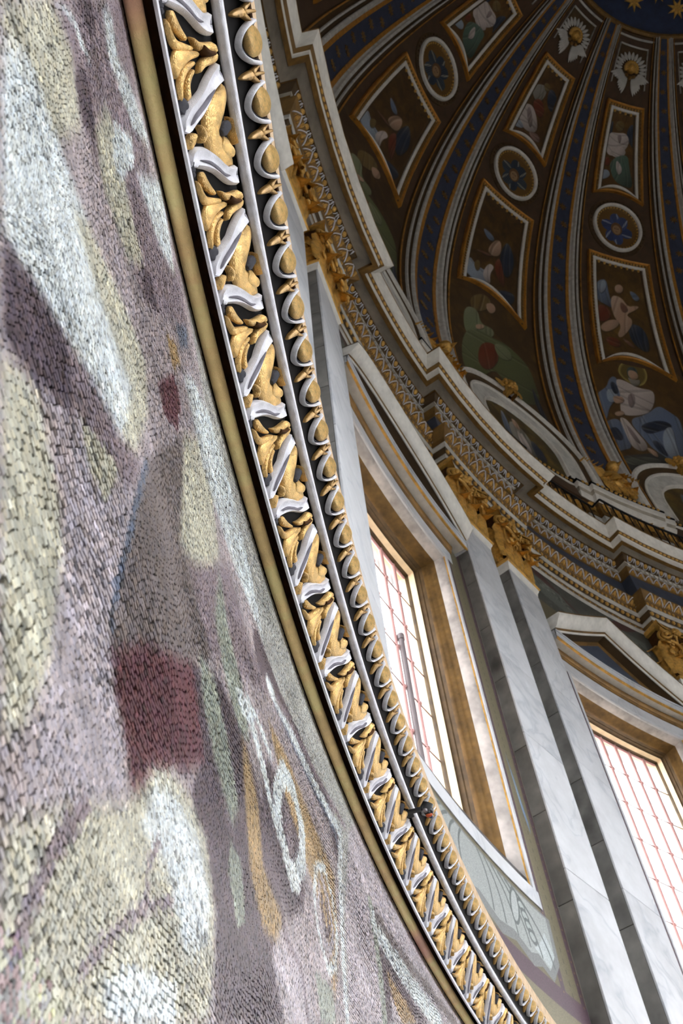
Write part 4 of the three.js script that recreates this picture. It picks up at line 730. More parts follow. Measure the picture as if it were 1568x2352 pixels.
// pictures
const INK = { cl: '#3b3d38', cl2: '#54564e', halo: '#8a7a44', bl: '#66758f', bl2: '#98a5b5', bd: '#273041', wh: '#c8bcb6', ws: '#8f7f7c', sk: '#b8967c', sh: '#7a5442', bk: '#3a4a48', gr: '#8d8a80', gn: '#5c6340', gn2: '#78805e', gn3: '#50685a', rd: '#6e3420', hd: '#6f5a34', pk: '#8a6a60' };
const FIG = {
saint:[['cl',[-8.14,3.63,2.56,7.56,0.91,4.21,-8.22,1.29]],['cl2',[-7.21,3.43,-3.01,5.27,-0.65,4.97,-5.83,2.81]],['halo',[0.04,19.22,1.35,18.94,1.70,17.55,0.92,16.30,-0.23,15.69,-1.99,16.19,-2.60,17.14,-1.76,18.44]],['bl',[-3.76,16.08,-3.14,15.89,-3.13,13.67,-4.42,12.54,-5.51,11.44,-6.65,9.16,-7.79,7.98,-8.08,9.19,-7.56,11.09,-6.75,12.89,-5.05,14.21,-4.55,15.29]],['bl2',[-5.11,14.00,-3.92,14.18,-3.67,13.14,-5.17,11.93,-5.53,12.56]],['bd',[-4.40,15.15,-3.56,15.40,-3.42,13.96,-4.31,13.51]],['wh',[-3.45,15.80,-2.04,15.99,-0.36,15.30,1.60,15.52,1.75,14.64,0.87,12.98,-0.49,11.76,-3.36,10.81,-4.15,11.13,-3.13,13.67]],['ws',[-2.31,13.89,-1.16,14.55,-1.50,12.99,-2.59,11.96]],['sk',[-4.58,13.24,-2.99,13.52,-3.05,12.76,-4.59,12.02]],['sk',[-5.25,10.59,-3.88,11.40,-3.49,10.96,-4.86,10.16]],['bl',[-7.21,8.58,-4.69,10.12,-4.69,7.77,-4.59,5.91,-5.89,5.26,-8.03,3.87,-8.08,5.38,-7.28,7.41]],['bd',[-7.00,7.71,-5.40,8.66,-5.24,6.82,-6.66,6.32]],['bl',[-3.39,10.24,-0.37,11.60,1.73,13.35,2.79,12.80,4.38,11.58,1.13,4.64,0.13,5.54,-1.55,6.63,-2.07,7.80]],['bd',[-2.11,9.85,1.34,11.42,2.84,10.78,0.67,9.79,-1.52,8.70]],['bl2',[1.06,9.87,2.65,10.74,1.67,7.39,1.56,5.49,0.22,5.75,-0.02,7.39]],['bd',[-1.29,8.01,-0.13,7.92,0.04,5.71,-1.08,6.56]],['wh',[-4.66,10.22,-3.59,10.17,-3.04,8.84,-2.04,7.06,-3.11,5.80,-4.59,5.91,-4.60,7.98]],['ws',[-4.15,9.63,-3.32,8.57,-3.02,6.78,-3.84,7.28]],['sk',[-2.53,6.73,-1.36,6.30,-1.48,5.32,-2.42,5.82]],['bk',[-1.07,18.07,0.19,18.34,0.37,17.29,-0.86,16.10,-1.40,16.89]],['sk',[-1.07,17.70,0.13,17.78,0.35,16.92,-0.60,16.34,-1.25,16.74]],['gr',[-1.46,16.69,-0.60,16.34,0.49,16.76,-0.02,15.74,-1.05,15.51]]],
green:[['hd',[-3.37,16.12,-1.63,18.04,-0.27,18.39,0.22,17.52,-0.89,15.94,-2.89,14.44]],['sk',[-0.90,16.95,0.43,18.06,1.12,17.32,0.00,15.97]],['gn2',[-4.22,14.18,-2.00,15.33,-1.61,13.38,0.37,14.22,0.48,12.89,-2.66,10.71,-4.40,10.07]],['sk',[-2.50,12.69,-1.16,13.72,-0.97,13.25,-2.33,12.00]],['gn',[-4.40,10.07,-1.68,12.31,0.24,12.52,2.17,13.04,3.96,12.61,5.60,11.63,5.99,8.92,5.96,6.74,3.67,5.30,1.30,4.82,0.91,6.96,-0.29,7.68,-3.21,3.61,-5.70,2.96]],['rd',[-1.84,10.54,0.82,12.13,0.89,9.77,-1.34,6.44,-2.93,6.35]],['gn2',[0.19,12.08,2.76,12.84,3.16,11.31,0.93,9.99]],['bd',[5.36,9.53,6.12,6.06,6.48,3.91,5.26,4.54]]],
pray:[['bd',[-3.10,49.35,-4.44,47.87,-4.58,45.76,-3.26,45.50,-3.08,47.77]],['bd',[1.98,49.34,3.18,48.99,3.20,46.34,1.68,47.12,0.75,48.12]],['wh',[-3.61,47.69,-1.77,47.80,0.75,48.12,1.85,47.14,0.18,45.68,-3.09,44.88,-4.29,45.97]],['ws',[-1.73,47.64,-0.30,47.83,-0.70,46.52]],['hd',[-2.23,49.15,-0.36,49.39,0.23,48.68,-0.90,47.99,-2.33,48.35]],['wh',[-3.21,45.34,-0.73,46.67,1.53,45.84,-1.04,44.87]],['gn3',[-2.98,44.41,1.53,45.84,2.06,44.15,3.12,41.85,0.66,41.87,-1.59,42.35]],['wh',[-1.04,44.87,0.63,43.81,-0.38,42.86,-1.19,43.88]],['rd',[-4.37,44.49,-3.09,44.88,-2.54,43.99,-3.79,43.62]],['bl2',[-5.21,42.69,-3.08,43.41,-2.11,42.60,-4.96,41.66]]],
elder:[['bk',[-6.11,46.95,-4.51,48.24,-3.33,46.28,-4.77,44.47]],['bd',[-0.50,48.52,2.37,48.44,3.88,46.46,1.14,46.23]],['gr',[-4.40,46.76,-3.53,47.89,-0.83,48.40,-0.44,46.90,-2.00,45.91]],['hd',[-2.27,48.40,-0.97,48.89,0.13,48.39,-0.70,47.71]],['wh',[-5.45,43.55,-3.19,45.39,-0.50,44.67,1.21,42.98,-1.58,42.14,-3.68,42.68]],['bl2',[-5.70,41.84,-4.22,42.80,-1.70,42.28,-4.52,41.48]],['ws',[-3.35,44.37,-2.76,45.01,-0.60,43.70,-0.86,42.66]],['rd',[-3.04,45.65,-1.21,46.78,1.22,45.71,0.33,44.45]],['pk',[-1.02,42.40,1.62,42.95,2.65,42.08,0.62,41.81]]],
nude:[['bl',[-5.00,28.60,-2.89,29.64,-2.70,27.75,-2.04,25.77,-3.46,26.15,-4.81,26.33]],['bl2',[-4.63,28.69,-3.03,29.44,-3.01,28.21,-4.27,27.19]],['bl',[0.91,28.74,1.94,28.65,2.83,27.92,1.71,27.39]],['bd',[0.04,24.43,2.73,24.03,2.58,20.42,-0.13,21.71]],['rd',[-4.98,25.75,-3.03,25.90,-2.58,24.40,-5.17,23.17]],['sk',[-1.53,28.89,-0.53,29.35,0.11,28.86,-0.45,28.14,-1.39,28.04]],['sk',[-2.38,27.47,-0.52,27.60,0.42,26.46,1.50,26.83,2.38,26.80,1.49,26.21,-0.22,25.36,0.91,24.96,0.33,23.78,-1.52,22.04,-2.09,22.36,-1.05,23.85,-2.30,24.82]],['sh',[-0.60,27.14,0.59,26.14,-0.63,25.54,-0.94,26.37]],['sk',[-4.91,22.71,-3.30,24.04,-1.48,24.47,-1.65,23.54,-4.04,22.13]],['rd',[-4.24,21.62,-1.98,21.84,-1.81,20.71,-3.72,20.49]],['sh',[-1.50,22.13,-0.13,21.71,0.50,20.94,-0.66,21.24]]],
nude2:[['bl',[-3.51,27.07,-1.90,27.29,-0.75,26.75,-1.97,26.03]],['bd',[0.51,25.81,1.39,28.08,3.31,25.86,2.23,22.66,0.67,23.89]],['sk',[-1.88,24.74,-0.86,26.86,0.34,27.20,0.55,25.34,-0.83,24.41]],['sh',[-4.06,23.41,-2.18,24.26,-0.56,24.53,-1.86,23.91]],['bl2',[-5.55,19.58,-4.65,21.99,-3.36,21.36,-0.97,21.94,-1.20,19.32,-3.76,19.10]],['wh',[-2.13,21.16,-1.25,23.19,-0.18,23.18,-0.88,21.82,-0.56,20.38,-1.57,20.39]],['hd',[-3.80,21.45,-2.97,22.63,-2.52,21.66,-3.11,20.60]],['rd',[-0.37,23.43,0.39,25.11,1.42,23.36,1.81,21.28,0.69,21.76]],['bd',[-0.87,19.32,2.16,21.25,3.69,21.30,3.11,19.50,0.28,18.44]]]};
function pictureMat(w, h, phi, a0, a1, list, bg) {
  const cv = document.createElement('canvas'); cv.width = w; cv.height = h; const c = cv.getContext('2d');
  const X = (p) => (p / phi / 2 + 0.5) * w, Y = (a) => (1 - (a - a0) / (a1 - a0)) * h;
  c.fillStyle = bg; c.fillRect(0, 0, w, h);
  for (let i = 0; i < 260; i++) { c.globalAlpha = 0.10; c.fillStyle = i % 2 ? '#a07838' : '#1c140c'; c.beginPath(); c.ellipse(rnd() * w, rnd() * h, 10 + rnd() * 40, 6 + rnd() * 20, rnd() * 3, 0, 7); c.fill(); } c.globalAlpha = 1;
  for (const [k, p] of list) {
    const path = (dx, dy, sc) => { let mx = 0, my = 0; for (let i = 0; i < p.length; i += 2) { mx += X(p[i]); my += Y(p[i + 1]); } mx /= p.length / 2; my /= p.length / 2; c.beginPath(); const n = p.length / 2, at = (i) => { const j = ((i % n) + n) % n; return [mx + (X(p[2 * j]) - mx) * sc + dx, my + (Y(p[2 * j + 1]) - my) * sc + dy]; };
      const mid = (a, b) => [(a[0] + b[0]) / 2, (a[1] + b[1]) / 2]; c.moveTo(...mid(at(0), at(-1))); for (let i = 0; i < n; i++) c.quadraticCurveTo(...at(i), ...mid(at(i), at(i + 1))); c.closePath(); };
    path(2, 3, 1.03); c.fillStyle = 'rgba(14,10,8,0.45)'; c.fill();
    path(0, 0, 1.04); c.fillStyle = INK[k]; c.fill();
    if (k === 'halo') { c.lineWidth = 4; c.strokeStyle = '#b8a860'; c.stroke(); path(0, 0, 0.9); c.fillStyle = '#6b5a30'; c.fill(); continue; }
    c.save(); path(0, 0, 1.04); c.clip();
    let x0 = 1e9, x1 = -1e9, y0 = 1e9, y1 = -1e9; for (let i = 0; i < p.length; i += 2) { x0 = Math.min(x0, X(p[i])); x1 = Math.max(x1, X(p[i])); y0 = Math.min(y0, Y(p[i + 1])); y1 = Math.max(y1, Y(p[i + 1])); }
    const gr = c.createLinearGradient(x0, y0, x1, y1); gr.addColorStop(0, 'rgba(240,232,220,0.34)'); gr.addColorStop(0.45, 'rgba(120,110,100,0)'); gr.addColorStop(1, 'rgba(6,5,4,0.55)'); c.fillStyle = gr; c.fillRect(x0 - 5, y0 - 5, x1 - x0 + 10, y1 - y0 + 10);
    const n = Math.round(clamp((x1 - x0) * (y1 - y0) / 5200, 1, 4)), tall = y1 - y0 > x1 - x0, bend = (rnd() - 0.5) * 0.5;
    for (let i = 0; i < n; i++) { const t = rnd(), b2 = (rnd() - 0.5) * 0.9, a = tall ? [lerp(x0, x1, t), y0] : [x0, lerp(y0, y1, t)], z = tall ? [lerp(x0, x1, t + b2), y1] : [x1, lerp(y0, y1, t + b2)], q = [(a[0] + z[0]) / 2 + (tall ? bend * (x1 - x0) : 0), (a[1] + z[1]) / 2 + (tall ? 0 : bend * (y1 - y0))];
      for (const [o, col, al, lw] of [[0, '#120e0a', 0.15, 6 + rnd() * 9], [9, '#efe6da', 0.10, 5 + rnd() * 8]]) { c.globalAlpha = al; c.strokeStyle = col; c.lineWidth = lw; c.beginPath(); c.moveTo(a[0] + o, a[1] + o); c.quadraticCurveTo(q[0] + o, q[1] + o, z[0] + o, z[1] + o); c.stroke(); } }
    c.globalAlpha = 1; c.restore();
  }
  const id = c.getImageData(0, 0, w, h), q = id.data, cp = Float32Array.from(q); for (let y = 2; y < h - 2; y++) for (let x = 2; x < w - 2; x++) for (let z = 0; z < 3; z++) { let t = 0; for (let v = -2; v <= 2; v++) for (let u = -2; u <= 2; u++) t += cp[((y + v) * w + x + u) * 4 + z]; q[(y * w + x) * 4 + z] = t / 25; } for (let i = 0; i < q.length; i += 4) { const k = 0.9 + rnd() * 0.2; q[i] *= k; q[i + 1] *= k; q[i + 2] *= k; } c.putImageData(id, 0, 0);
  const t = new THREE.CanvasTexture(cv); t.colorSpace = THREE.SRGBColorSpace; return mat({ map: t, roughness: 0.65 });
}
// outline of a picture inset by d metres; the lower edge is arched
function outline(half, a0, a1, arch, d, nb = 14, ns = 10) {
  const dd = d / DR / D, P = [], ph = (al) => half - d / domeR(al) / D, lo = a0 + dd, hi = a1 - dd, bot = (u) => lo + arch * (1 - (2 * u - 1) ** 2);
  for (let i = 0; i < nb; i++) P.push([lerp(-ph(lo), ph(lo), i / nb), bot(i / nb)]);
  for (let i = 0; i < ns; i++) { const al = lerp(lo, hi, i / ns); P.push([ph(al), al]); }
  for (let i = 0; i < nb; i++) P.push([lerp(ph(hi), -ph(hi), i / nb), hi]);
  for (let i = 0; i < ns; i++) { const al = lerp(hi, lo, i / ns); P.push([-ph(al), al]); }
  P.push(P[0]); return P;
}
function framedPicture(k, half, a0, a1, arch, mPic, label, cat, kc = 0.5) {
  const deg = bayDeg(k), t = thing('framed_picture', label, cat, domeR(a0), deg, domeH(a0), 'framed pictures on the dome'), pf = frame(domeR(a0), domeH(a0));
  const sweep = (prof) => { const rows = prof.map(([d, o]) => outline(half, a0, a1, arch, d).map(([p, al]) => pf(...dome(p, al, o)))); return surf(rows[0].length - 1, prof.length - 1, (u, v, i, j) => rows[j][i], 0.5); };
  part(t, 'gold_rim', sweep([[0, 0], [0, 0.16], [0.05, 0.2], [0.1, 0.17], [0.12, 0.12]]), M.ribGold, 'gilded outer rim');
  part(t, 'carved_border', sweep([[0.12, 0.12], [0.2, 0.11], [0.27, 0.07]]), M.goldDull, 'carved brown gold border');
  part(t, 'white_fillet', sweep([[0.26, 0.07], [0.27, 0.13], [0.34, 0.15], [0.40, 0.13], [0.41, 0.05]]), M.white, 'pale inner fillet');
  part(t, 'inner_border', sweep([[0.41, 0.06], [0.46, 0.05], [0.5, 0.02]]), M.brownDeep);
  const bg = moved(new THREE.SphereGeometry(1, 6, 4), 0, 0, 0, 0, 0, 0, 0.07, 0.045, 0.05), bs = moved(new THREE.SphereGeometry(1, 6, 4), 0, 0, 0, 0, 0, 0, 0.075, 0.075, 0.06);
  // beads and tongues along the top and the sides
  const hi = a1, N = Math.round(2 * half * D * domeR(hi) / 0.17);
  for (let i = 0; i < N; i++) { const u = (i + 0.5) / N; onDome(part(t, 'tongue', bg, M.goldFar), pf, lerp(-half, half, u) * 0.93, hi - 0.19 / DR / D, 0.11, 1.57); if (i % 2 === 0) onDome(part(t, 'bead', bs, M.goldFar), pf, lerp(-half, half, u) * 0.86, hi - 0.455 / DR / D, 0.06); }
  const nS = Math.round((a1 - a0) * D * DR / 0.2);
  for (const s of [-1, 1]) for (let i = 1; i < nS; i++) { const al = lerp(a0, a1, i / nS); onDome(part(t, 'tongue', bg, M.goldDark), pf, s * (half - 0.19 / domeR(al) / D), al, 0.11); }
  // picture
  const ds = 0.48 / DR / D;
  const g = surf(12, 14, (u, v) => { const al0 = lerp(a0 + ds * 0.7, a1 - ds * 0.8, v), ph = half - 0.46 / domeR(al0) / D, p = lerp(-ph, ph, u), ar = arch * (1 - (p / half) ** 2) * (1 - v); return pf(...dome(p, al0 + ar, 0.02)); });
  { const uv = g.attributes.uv, ps = g.attributes.position, R0 = domeR(a0), H0 = domeH(a0); for (let i = 0; i < uv.count; i++) { const x = ps.getX(i), y = ps.getY(i) + H0, z = R0 - ps.getZ(i), r = Math.hypot(x, z), phi = Math.atan2(x, z) / D, al = Math.atan2(y - DH, r + DE) / D; uv.setXY(i, phi / half / 2 + 0.5, (al - a0) / (a1 - a0)); } }
  part(t, 'picture', g, mPic, 'picture');
  return t;
}
const shift = (f, d) => f.map(([k, p]) => [k, p.map((x, i) => (i % 2 ? x : x + d))]);
{
  const up = [39.85, 51.2, 0.9], lowr = [17.19, 32.45, 1.9];
  const mPray = pictureMat(384, 640, 5.6, up[0], up[1], shift(FIG.pray, 0.5), '#5e4420'), mElder = pictureMat(384, 640, 5.6, up[0], up[1], shift(FIG.elder, 0.5), '#50391c');
  const mNude = pictureMat(384, 560, 5.7, lowr[0], lowr[1], shift(FIG.nude, 0.6), '#57401d'), mNude2 = pictureMat(384, 560, 5.7, lowr[0], lowr[1], shift(FIG.nude2, 0.5), '#4a361c');
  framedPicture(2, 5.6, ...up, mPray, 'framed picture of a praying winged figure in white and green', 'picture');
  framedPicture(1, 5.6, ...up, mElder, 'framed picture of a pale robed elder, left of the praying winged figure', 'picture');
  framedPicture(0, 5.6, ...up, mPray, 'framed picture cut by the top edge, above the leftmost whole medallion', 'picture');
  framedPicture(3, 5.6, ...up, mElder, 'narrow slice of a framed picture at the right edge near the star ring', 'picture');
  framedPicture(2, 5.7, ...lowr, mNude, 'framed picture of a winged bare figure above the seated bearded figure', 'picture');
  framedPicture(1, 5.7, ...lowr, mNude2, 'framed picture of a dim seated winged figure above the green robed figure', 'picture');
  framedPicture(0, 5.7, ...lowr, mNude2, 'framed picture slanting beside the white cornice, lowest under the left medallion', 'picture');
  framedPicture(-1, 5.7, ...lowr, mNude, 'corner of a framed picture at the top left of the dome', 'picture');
}
// medallions
function medallion(k, label) {
  const tone = k === 2 ? ['#3f4d78', '#34426c', '#8e98b0'] : ['#2c3848', '#3a4550', '#8c8c84'];
  const c0 = 36.4, t = thing('medallion', label, 'medallion', domeR(c0), bayDeg(k), domeH(c0), 'round medallions on the dome'), pf = frame(domeR(c0), domeH(c0));
  const rx = 1.28, ry = 1.36, pt = (a, d, o) => { const al = c0 + Math.sin(a) * (ry - d) / DR / D; return pf(...dome(Math.cos(a) * (rx - d) / domeR(al) / D, al, o)); };
  const sweep = (prof) => surf(40, prof.length - 1, (u, v, i, j) => pt(u * Math.PI * 2, prof[j][0], prof[j][1]), 0.5);
  part(t, 'outer_ring', sweep([[-0.26, 0], [-0.24, 0.06], [-0.1, 0.08], [-0.02, 0.06]]), M.brownDeep, 'dark carved outer ring');
  part(t, 'white_ring', sweep([[-0.03, 0.06], [-0.01, 0.17], [0.05, 0.2], [0.12, 0.17], [0.14, 0.08]]), M.white, 'pale ring');
  part(t, 'inner_ring', sweep([[0.14, 0.08], [0.22, 0.05], [0.28, 0.02]]), M.goldDull);
  const b = moved(new THREE.SphereGeometry(1, 6, 4), 0, 0, 0, 0, 0, 0, 0.045, 0.045, 0.045);
  for (let i = 0; i < 40; i++) { const q = part(t, 'bead', b, M.goldFar); q.position.set(...pt(i / 40 * 6.2832, 0.2, 0.07)); const r = part(t, 'tongue', b, M.brownDeep); r.position.set(...pt((i + 0.5) / 40 * 6.2832, -0.14, 0.09)); r.scale.set(0.9, 1.4, 0.9); }
  const cv = document.createElement('canvas'); cv.width = cv.height = 256; const c = cv.getContext('2d'); c.fillStyle = '#6b4d1e'; c.fillRect(0, 0, 256, 256);
  const wing = (a, col, l = 92) => { c.save(); c.translate(128, 132); c.rotate(a); c.fillStyle = col; c.beginPath(); c.ellipse(24, -l * 0.55, 36, l * 0.5, 0.3, 0, 7); c.fill(); c.fillStyle = tone[2]; c.beginPath(); c.ellipse(44, -l * 0.62, 6, l * 0.36, 0.3, 0, 7); c.fill(); c.strokeStyle = 'rgba(20,18,16,0.5)'; c.lineWidth = 3; for (let i = 0; i < 4; i++) { c.beginPath(); c.moveTo(12 + i * 9, -20); c.lineTo(14 + i * 10, -l); c.stroke(); } c.restore(); };
  for (const [a, col] of [[-1.75, tone[1]], [1.35, tone[1]], [-0.55, tone[0]], [0.2, tone[0]], [2.6, tone[0]], [3.35, tone[1]]]) wing(a, col);
  c.fillStyle = '#6a4c2e'; c.beginPath(); c.ellipse(128, 130, 36, 42, 0, 0, 7); c.fill(); c.fillStyle = '#9a7a58'; c.beginPath(); c.ellipse(128, 136, 26, 30, 0, 0, 7); c.fill(); c.fillStyle = '#4c3422'; for (const s of [-10, 10]) { c.beginPath(); c.ellipse(128 + s, 130, 4, 3, 0, 0, 7); c.fill(); } c.fillRect(122, 148, 12, 3);
  const tx = new THREE.CanvasTexture(cv); tx.colorSpace = THREE.SRGBColorSpace;
  const g = surf(40, 6, (u, v) => pt(u * Math.PI * 2, lerp(0.26, rx - 0.01, v), 0.02)); { const uv = g.attributes.uv, n = 41; const src = []; for (let j = 0; j <= 6; j++) for (let i = 0; i <= 40; i++) src.push([i / 40, j / 6]); const ps = g.attributes.position; const mid = pt(0, rx, 0.02); for (let i = 0; i < uv.count; i++) { const x = ps.getX(i), y = ps.getY(i), z = ps.getZ(i); uv.setXY(i, 0.5 + x / 2.1, 0.5 + (Math.hypot(y - 0, z - 0) * Math.sign(y)) / 2.25); } }
  part(t, 'picture', g, mat({ map: tx, roughness: 0.65 }), 'winged child face picture');
}
medallion(0, 'leftmost round medallion with a winged face, nearest the white cornice');
medallion(1, 'middle round medallion between the two starred ribs');
medallion(2, 'right round medallion with bright blue wings below the praying figure');
medallion(3, 'sliver of a round medallion at the right picture edge');

// the gilded winged masks near the star ring, and the corner frames of each panel
function winged(k, label) {
  const c0 = 55.2, t = thing('winged_mask', label, 'mask', domeR(c0), bayDeg(k), domeH(c0), 'gilded winged masks'), pf = frame(domeR(c0), domeH(c0));
  const at = (x, y, o) => { const al = c0 + y / DR / D; return pf(...dome(x / domeR(al) / D, al, o)); };
  const feather = (a, r0, l, w, o) => stroke([[Math.cos(a) * r0, Math.sin(a) * r0], [Math.cos(a) * (r0 + l / 2), Math.sin(a) * (r0 + l / 2)], [Math.cos(a) * (r0 + l), Math.sin(a) * (r0 + l)]], [w * 0.6, w, w * 0.5], 0.05, (x, y, z) => at(x, y, z + o), { n: 7, m: 3, round: 0.3 });
  for (let i = 0; i < 15; i++) part(t, 'feather', feather(lerp(-0.35, Math.PI + 0.35, i / 14), 0.46, 0.44, 0.18, 0.05), M.stone);
  for (const s of [-1, 1]) for (let i = 0; i < 5; i++) { part(t, 'feather', feather(Math.PI / 2 + s * (2.0 + i * 0.11), 0.45, 0.72 - i * 0.06, 0.18, 0.06 + i * 0.01), M.stone); part(t, 'feather', feather(-Math.PI / 2 + s * (0.24 + i * 0.09), 0.48, 0.92 - i * 0.07, 0.17, 0.06 + i * 0.01), M.stone); }
  const ball = (x, y, r, o, sx = 1, sy = 1) => { const p = at(x, y, o); return moved(new THREE.SphereGeometry(r, 10, 8), ...p, 0, 0, 0, sx, sy, 0.9); };
  part(t, 'face', merge([ball(0, -0.02, 0.27, 0.14, 0.9, 1), ball(0, -0.08, 0.055, 0.36), ball(0, 0.10, 0.18, 0.17, 1, 0.6), ball(-0.1, -0.1, 0.08, 0.28), ball(0.1, -0.1, 0.08, 0.28), ball(0, -0.2, 0.08, 0.27)]), M.goldFar, 'gilded face');
  for (let i = 0; i < 11; i++) { const a = lerp(-0.3, Math.PI + 0.3, i / 10); part(t, 'curl', ball(Math.cos(a) * 0.3, Math.sin(a) * 0.32, 0.11, 0.14), M.goldFar); }
  part(t, 'collar', merge([ball(-0.2, -0.36, 0.1, 0.1), ball(0.2, -0.36, 0.1, 0.1), ball(0, -0.46, 0.1, 0.1)]), M.goldDark);
  for (const s of [-1, 1]) part(t, 'hook', stroke([[s * 0.62, -0.2], [s * 0.62, -0.62], [s * 0.45, -0.62], [s * 0.45, -0.5]], [0.05, 0.05, 0.05, 0.05], 0.05, (x, y, z) => at(x, y, z + 0.03), { n: 12, m: 3, round: 0.06 }), M.stone);
}
winged(1, 'gilded winged mask above the pale robed elder');
winged(2, 'gilded winged mask above the praying winged figure');
winged(3, 'winged mask cut off by the right edge');
for (let k = 0; k < 4; k++) {
  const t = thing('panel_moulding', ['pale angular moulding bounding the dome field at the top edge', 'pale angular moulding round the left winged mask', 'pale angular moulding round the right winged mask', 'pale angular moulding at the right edge by the star ring'][k], 'moulding', domeR(57), bayDeg(k), domeH(57)); t.userData.kind = 'thing';
  const pf = frame(domeR(57), domeH(57));
  const side = (x0, o, w) => stroke([[-x0, -1.9], [-x0, 0.72]], [w, w], o, (x, y, z) => { const al = 57 + y / DR / D; return pf(...dome(Math.sign(x) * (Math.abs(x) / 1.32 * 7.4), al, z + 0.02)); }, { n: 10, m: 3, round: 0.01 });
  const bar = (phi, al0, al1, w) => { const dw = w / domeR(al0) / D; return surf(2, 16, (u, v, i) => { const al = lerp(al0, al1, v); return pf(...dome(phi + (u - 0.5) * dw, al, i === 1 ? 0.1 : 0.02)); }, 0.9); };
  const cross = (phi, al, w) => { const dw = w / DR / D; return surf(16, 2, (u, v, i, j) => pf(...dome(lerp(-phi, phi, u), al + (v - 0.5) * dw, j === 1 ? 0.1 : 0.02)), 0.9); };
  part(t, 'pale_fillet', merge([cross(7.6, 58.6, 0.11), cross(5.6, 57.7, 0.08), bar(-5.5, 53.2, 57.7, 0.07), bar(5.5, 53.2, 57.7, 0.07)]), M.stone);
  part(t, 'field', surf(10, 6, (u, v) => pf(...dome(lerp(-5.5, 5.5, u), lerp(53.4, 57.7, v), 0.012))), M.brownDeep);
}
// star ring at the crown
{
  const t = structAt('trim_1', domeR(59.3), pairDeg(2), domeH(59.3)), pf0 = frame(domeR(59.3), domeH(59.3)), pf = (d, r, h) => pf0(d, r, h);
  t.userData.label = 'gilded ring with gold stars on the dark crown of the dome';
  part(t, 'gold_ring', surf(120, 4, (u, v, i, j) => { const pr = [[59.0, 0], [59.0, 0.14], [59.25, 0.18], [59.5, 0.14], [59.6, 0]][j]; return pf(...dome(u * 360, ...pr)); }, 0.6), M.goldDull);
  const sg = starGeo(0.5, 0.03);
  for (let i = 0; i < 32; i++) { const al = i % 2 ? 62.2 : 63.7, st = part(t, 'star', sg, M.goldFar); onDome(st, pf, -5.2 + i * 11.25, al, 0.04, i * 0.4); st.scale.setScalar(0.95); }
}
// seated figures painted low on the vault, and lunettes under them
function lowField(k, list, bg, label, half = 8.2) {
  const a0 = -2, a1 = 18.4, m = pictureMat(640, 800, half, a0, a1, list, bg), t = structAt('wall_picture', domeR(0), bayDeg(k), DH), pf = frame(domeR(0), DH);
  t.userData.label = label;
  const g = surf(16, 16, (u, v) => { const al = lerp(a0, a1, v); return pf(...dome(lerp(-half, half, u) * (v > 0.75 ? 1 - (v - 0.75) * 0.9 : 1), al, 0.014)); });
  const uv = g.attributes.uv, ps = g.attributes.position, R0 = domeR(0); for (let i = 0; i < uv.count; i++) { const x = ps.getX(i), y = ps.getY(i), z = R0 - ps.getZ(i), r = Math.hypot(x, z); uv.setXY(i, Math.atan2(x, z) / D / half / 2 + 0.5, ((y >= 0 ? Math.atan2(y, r + DE) / D : y / DR / D) - a0) / (a1 - a0)); }
  part(t, 'picture', g, m);
}
lowField(2, FIG.saint, '#574021', 'painted seated bearded figure in pale and blue robes');
lowField(1, FIG.green, '#4b3a22', 'painted seated figure in green robes');
lowField(0, shift(FIG.green, 0.8), '#443421', 'painted figure half hidden by the white cornice');
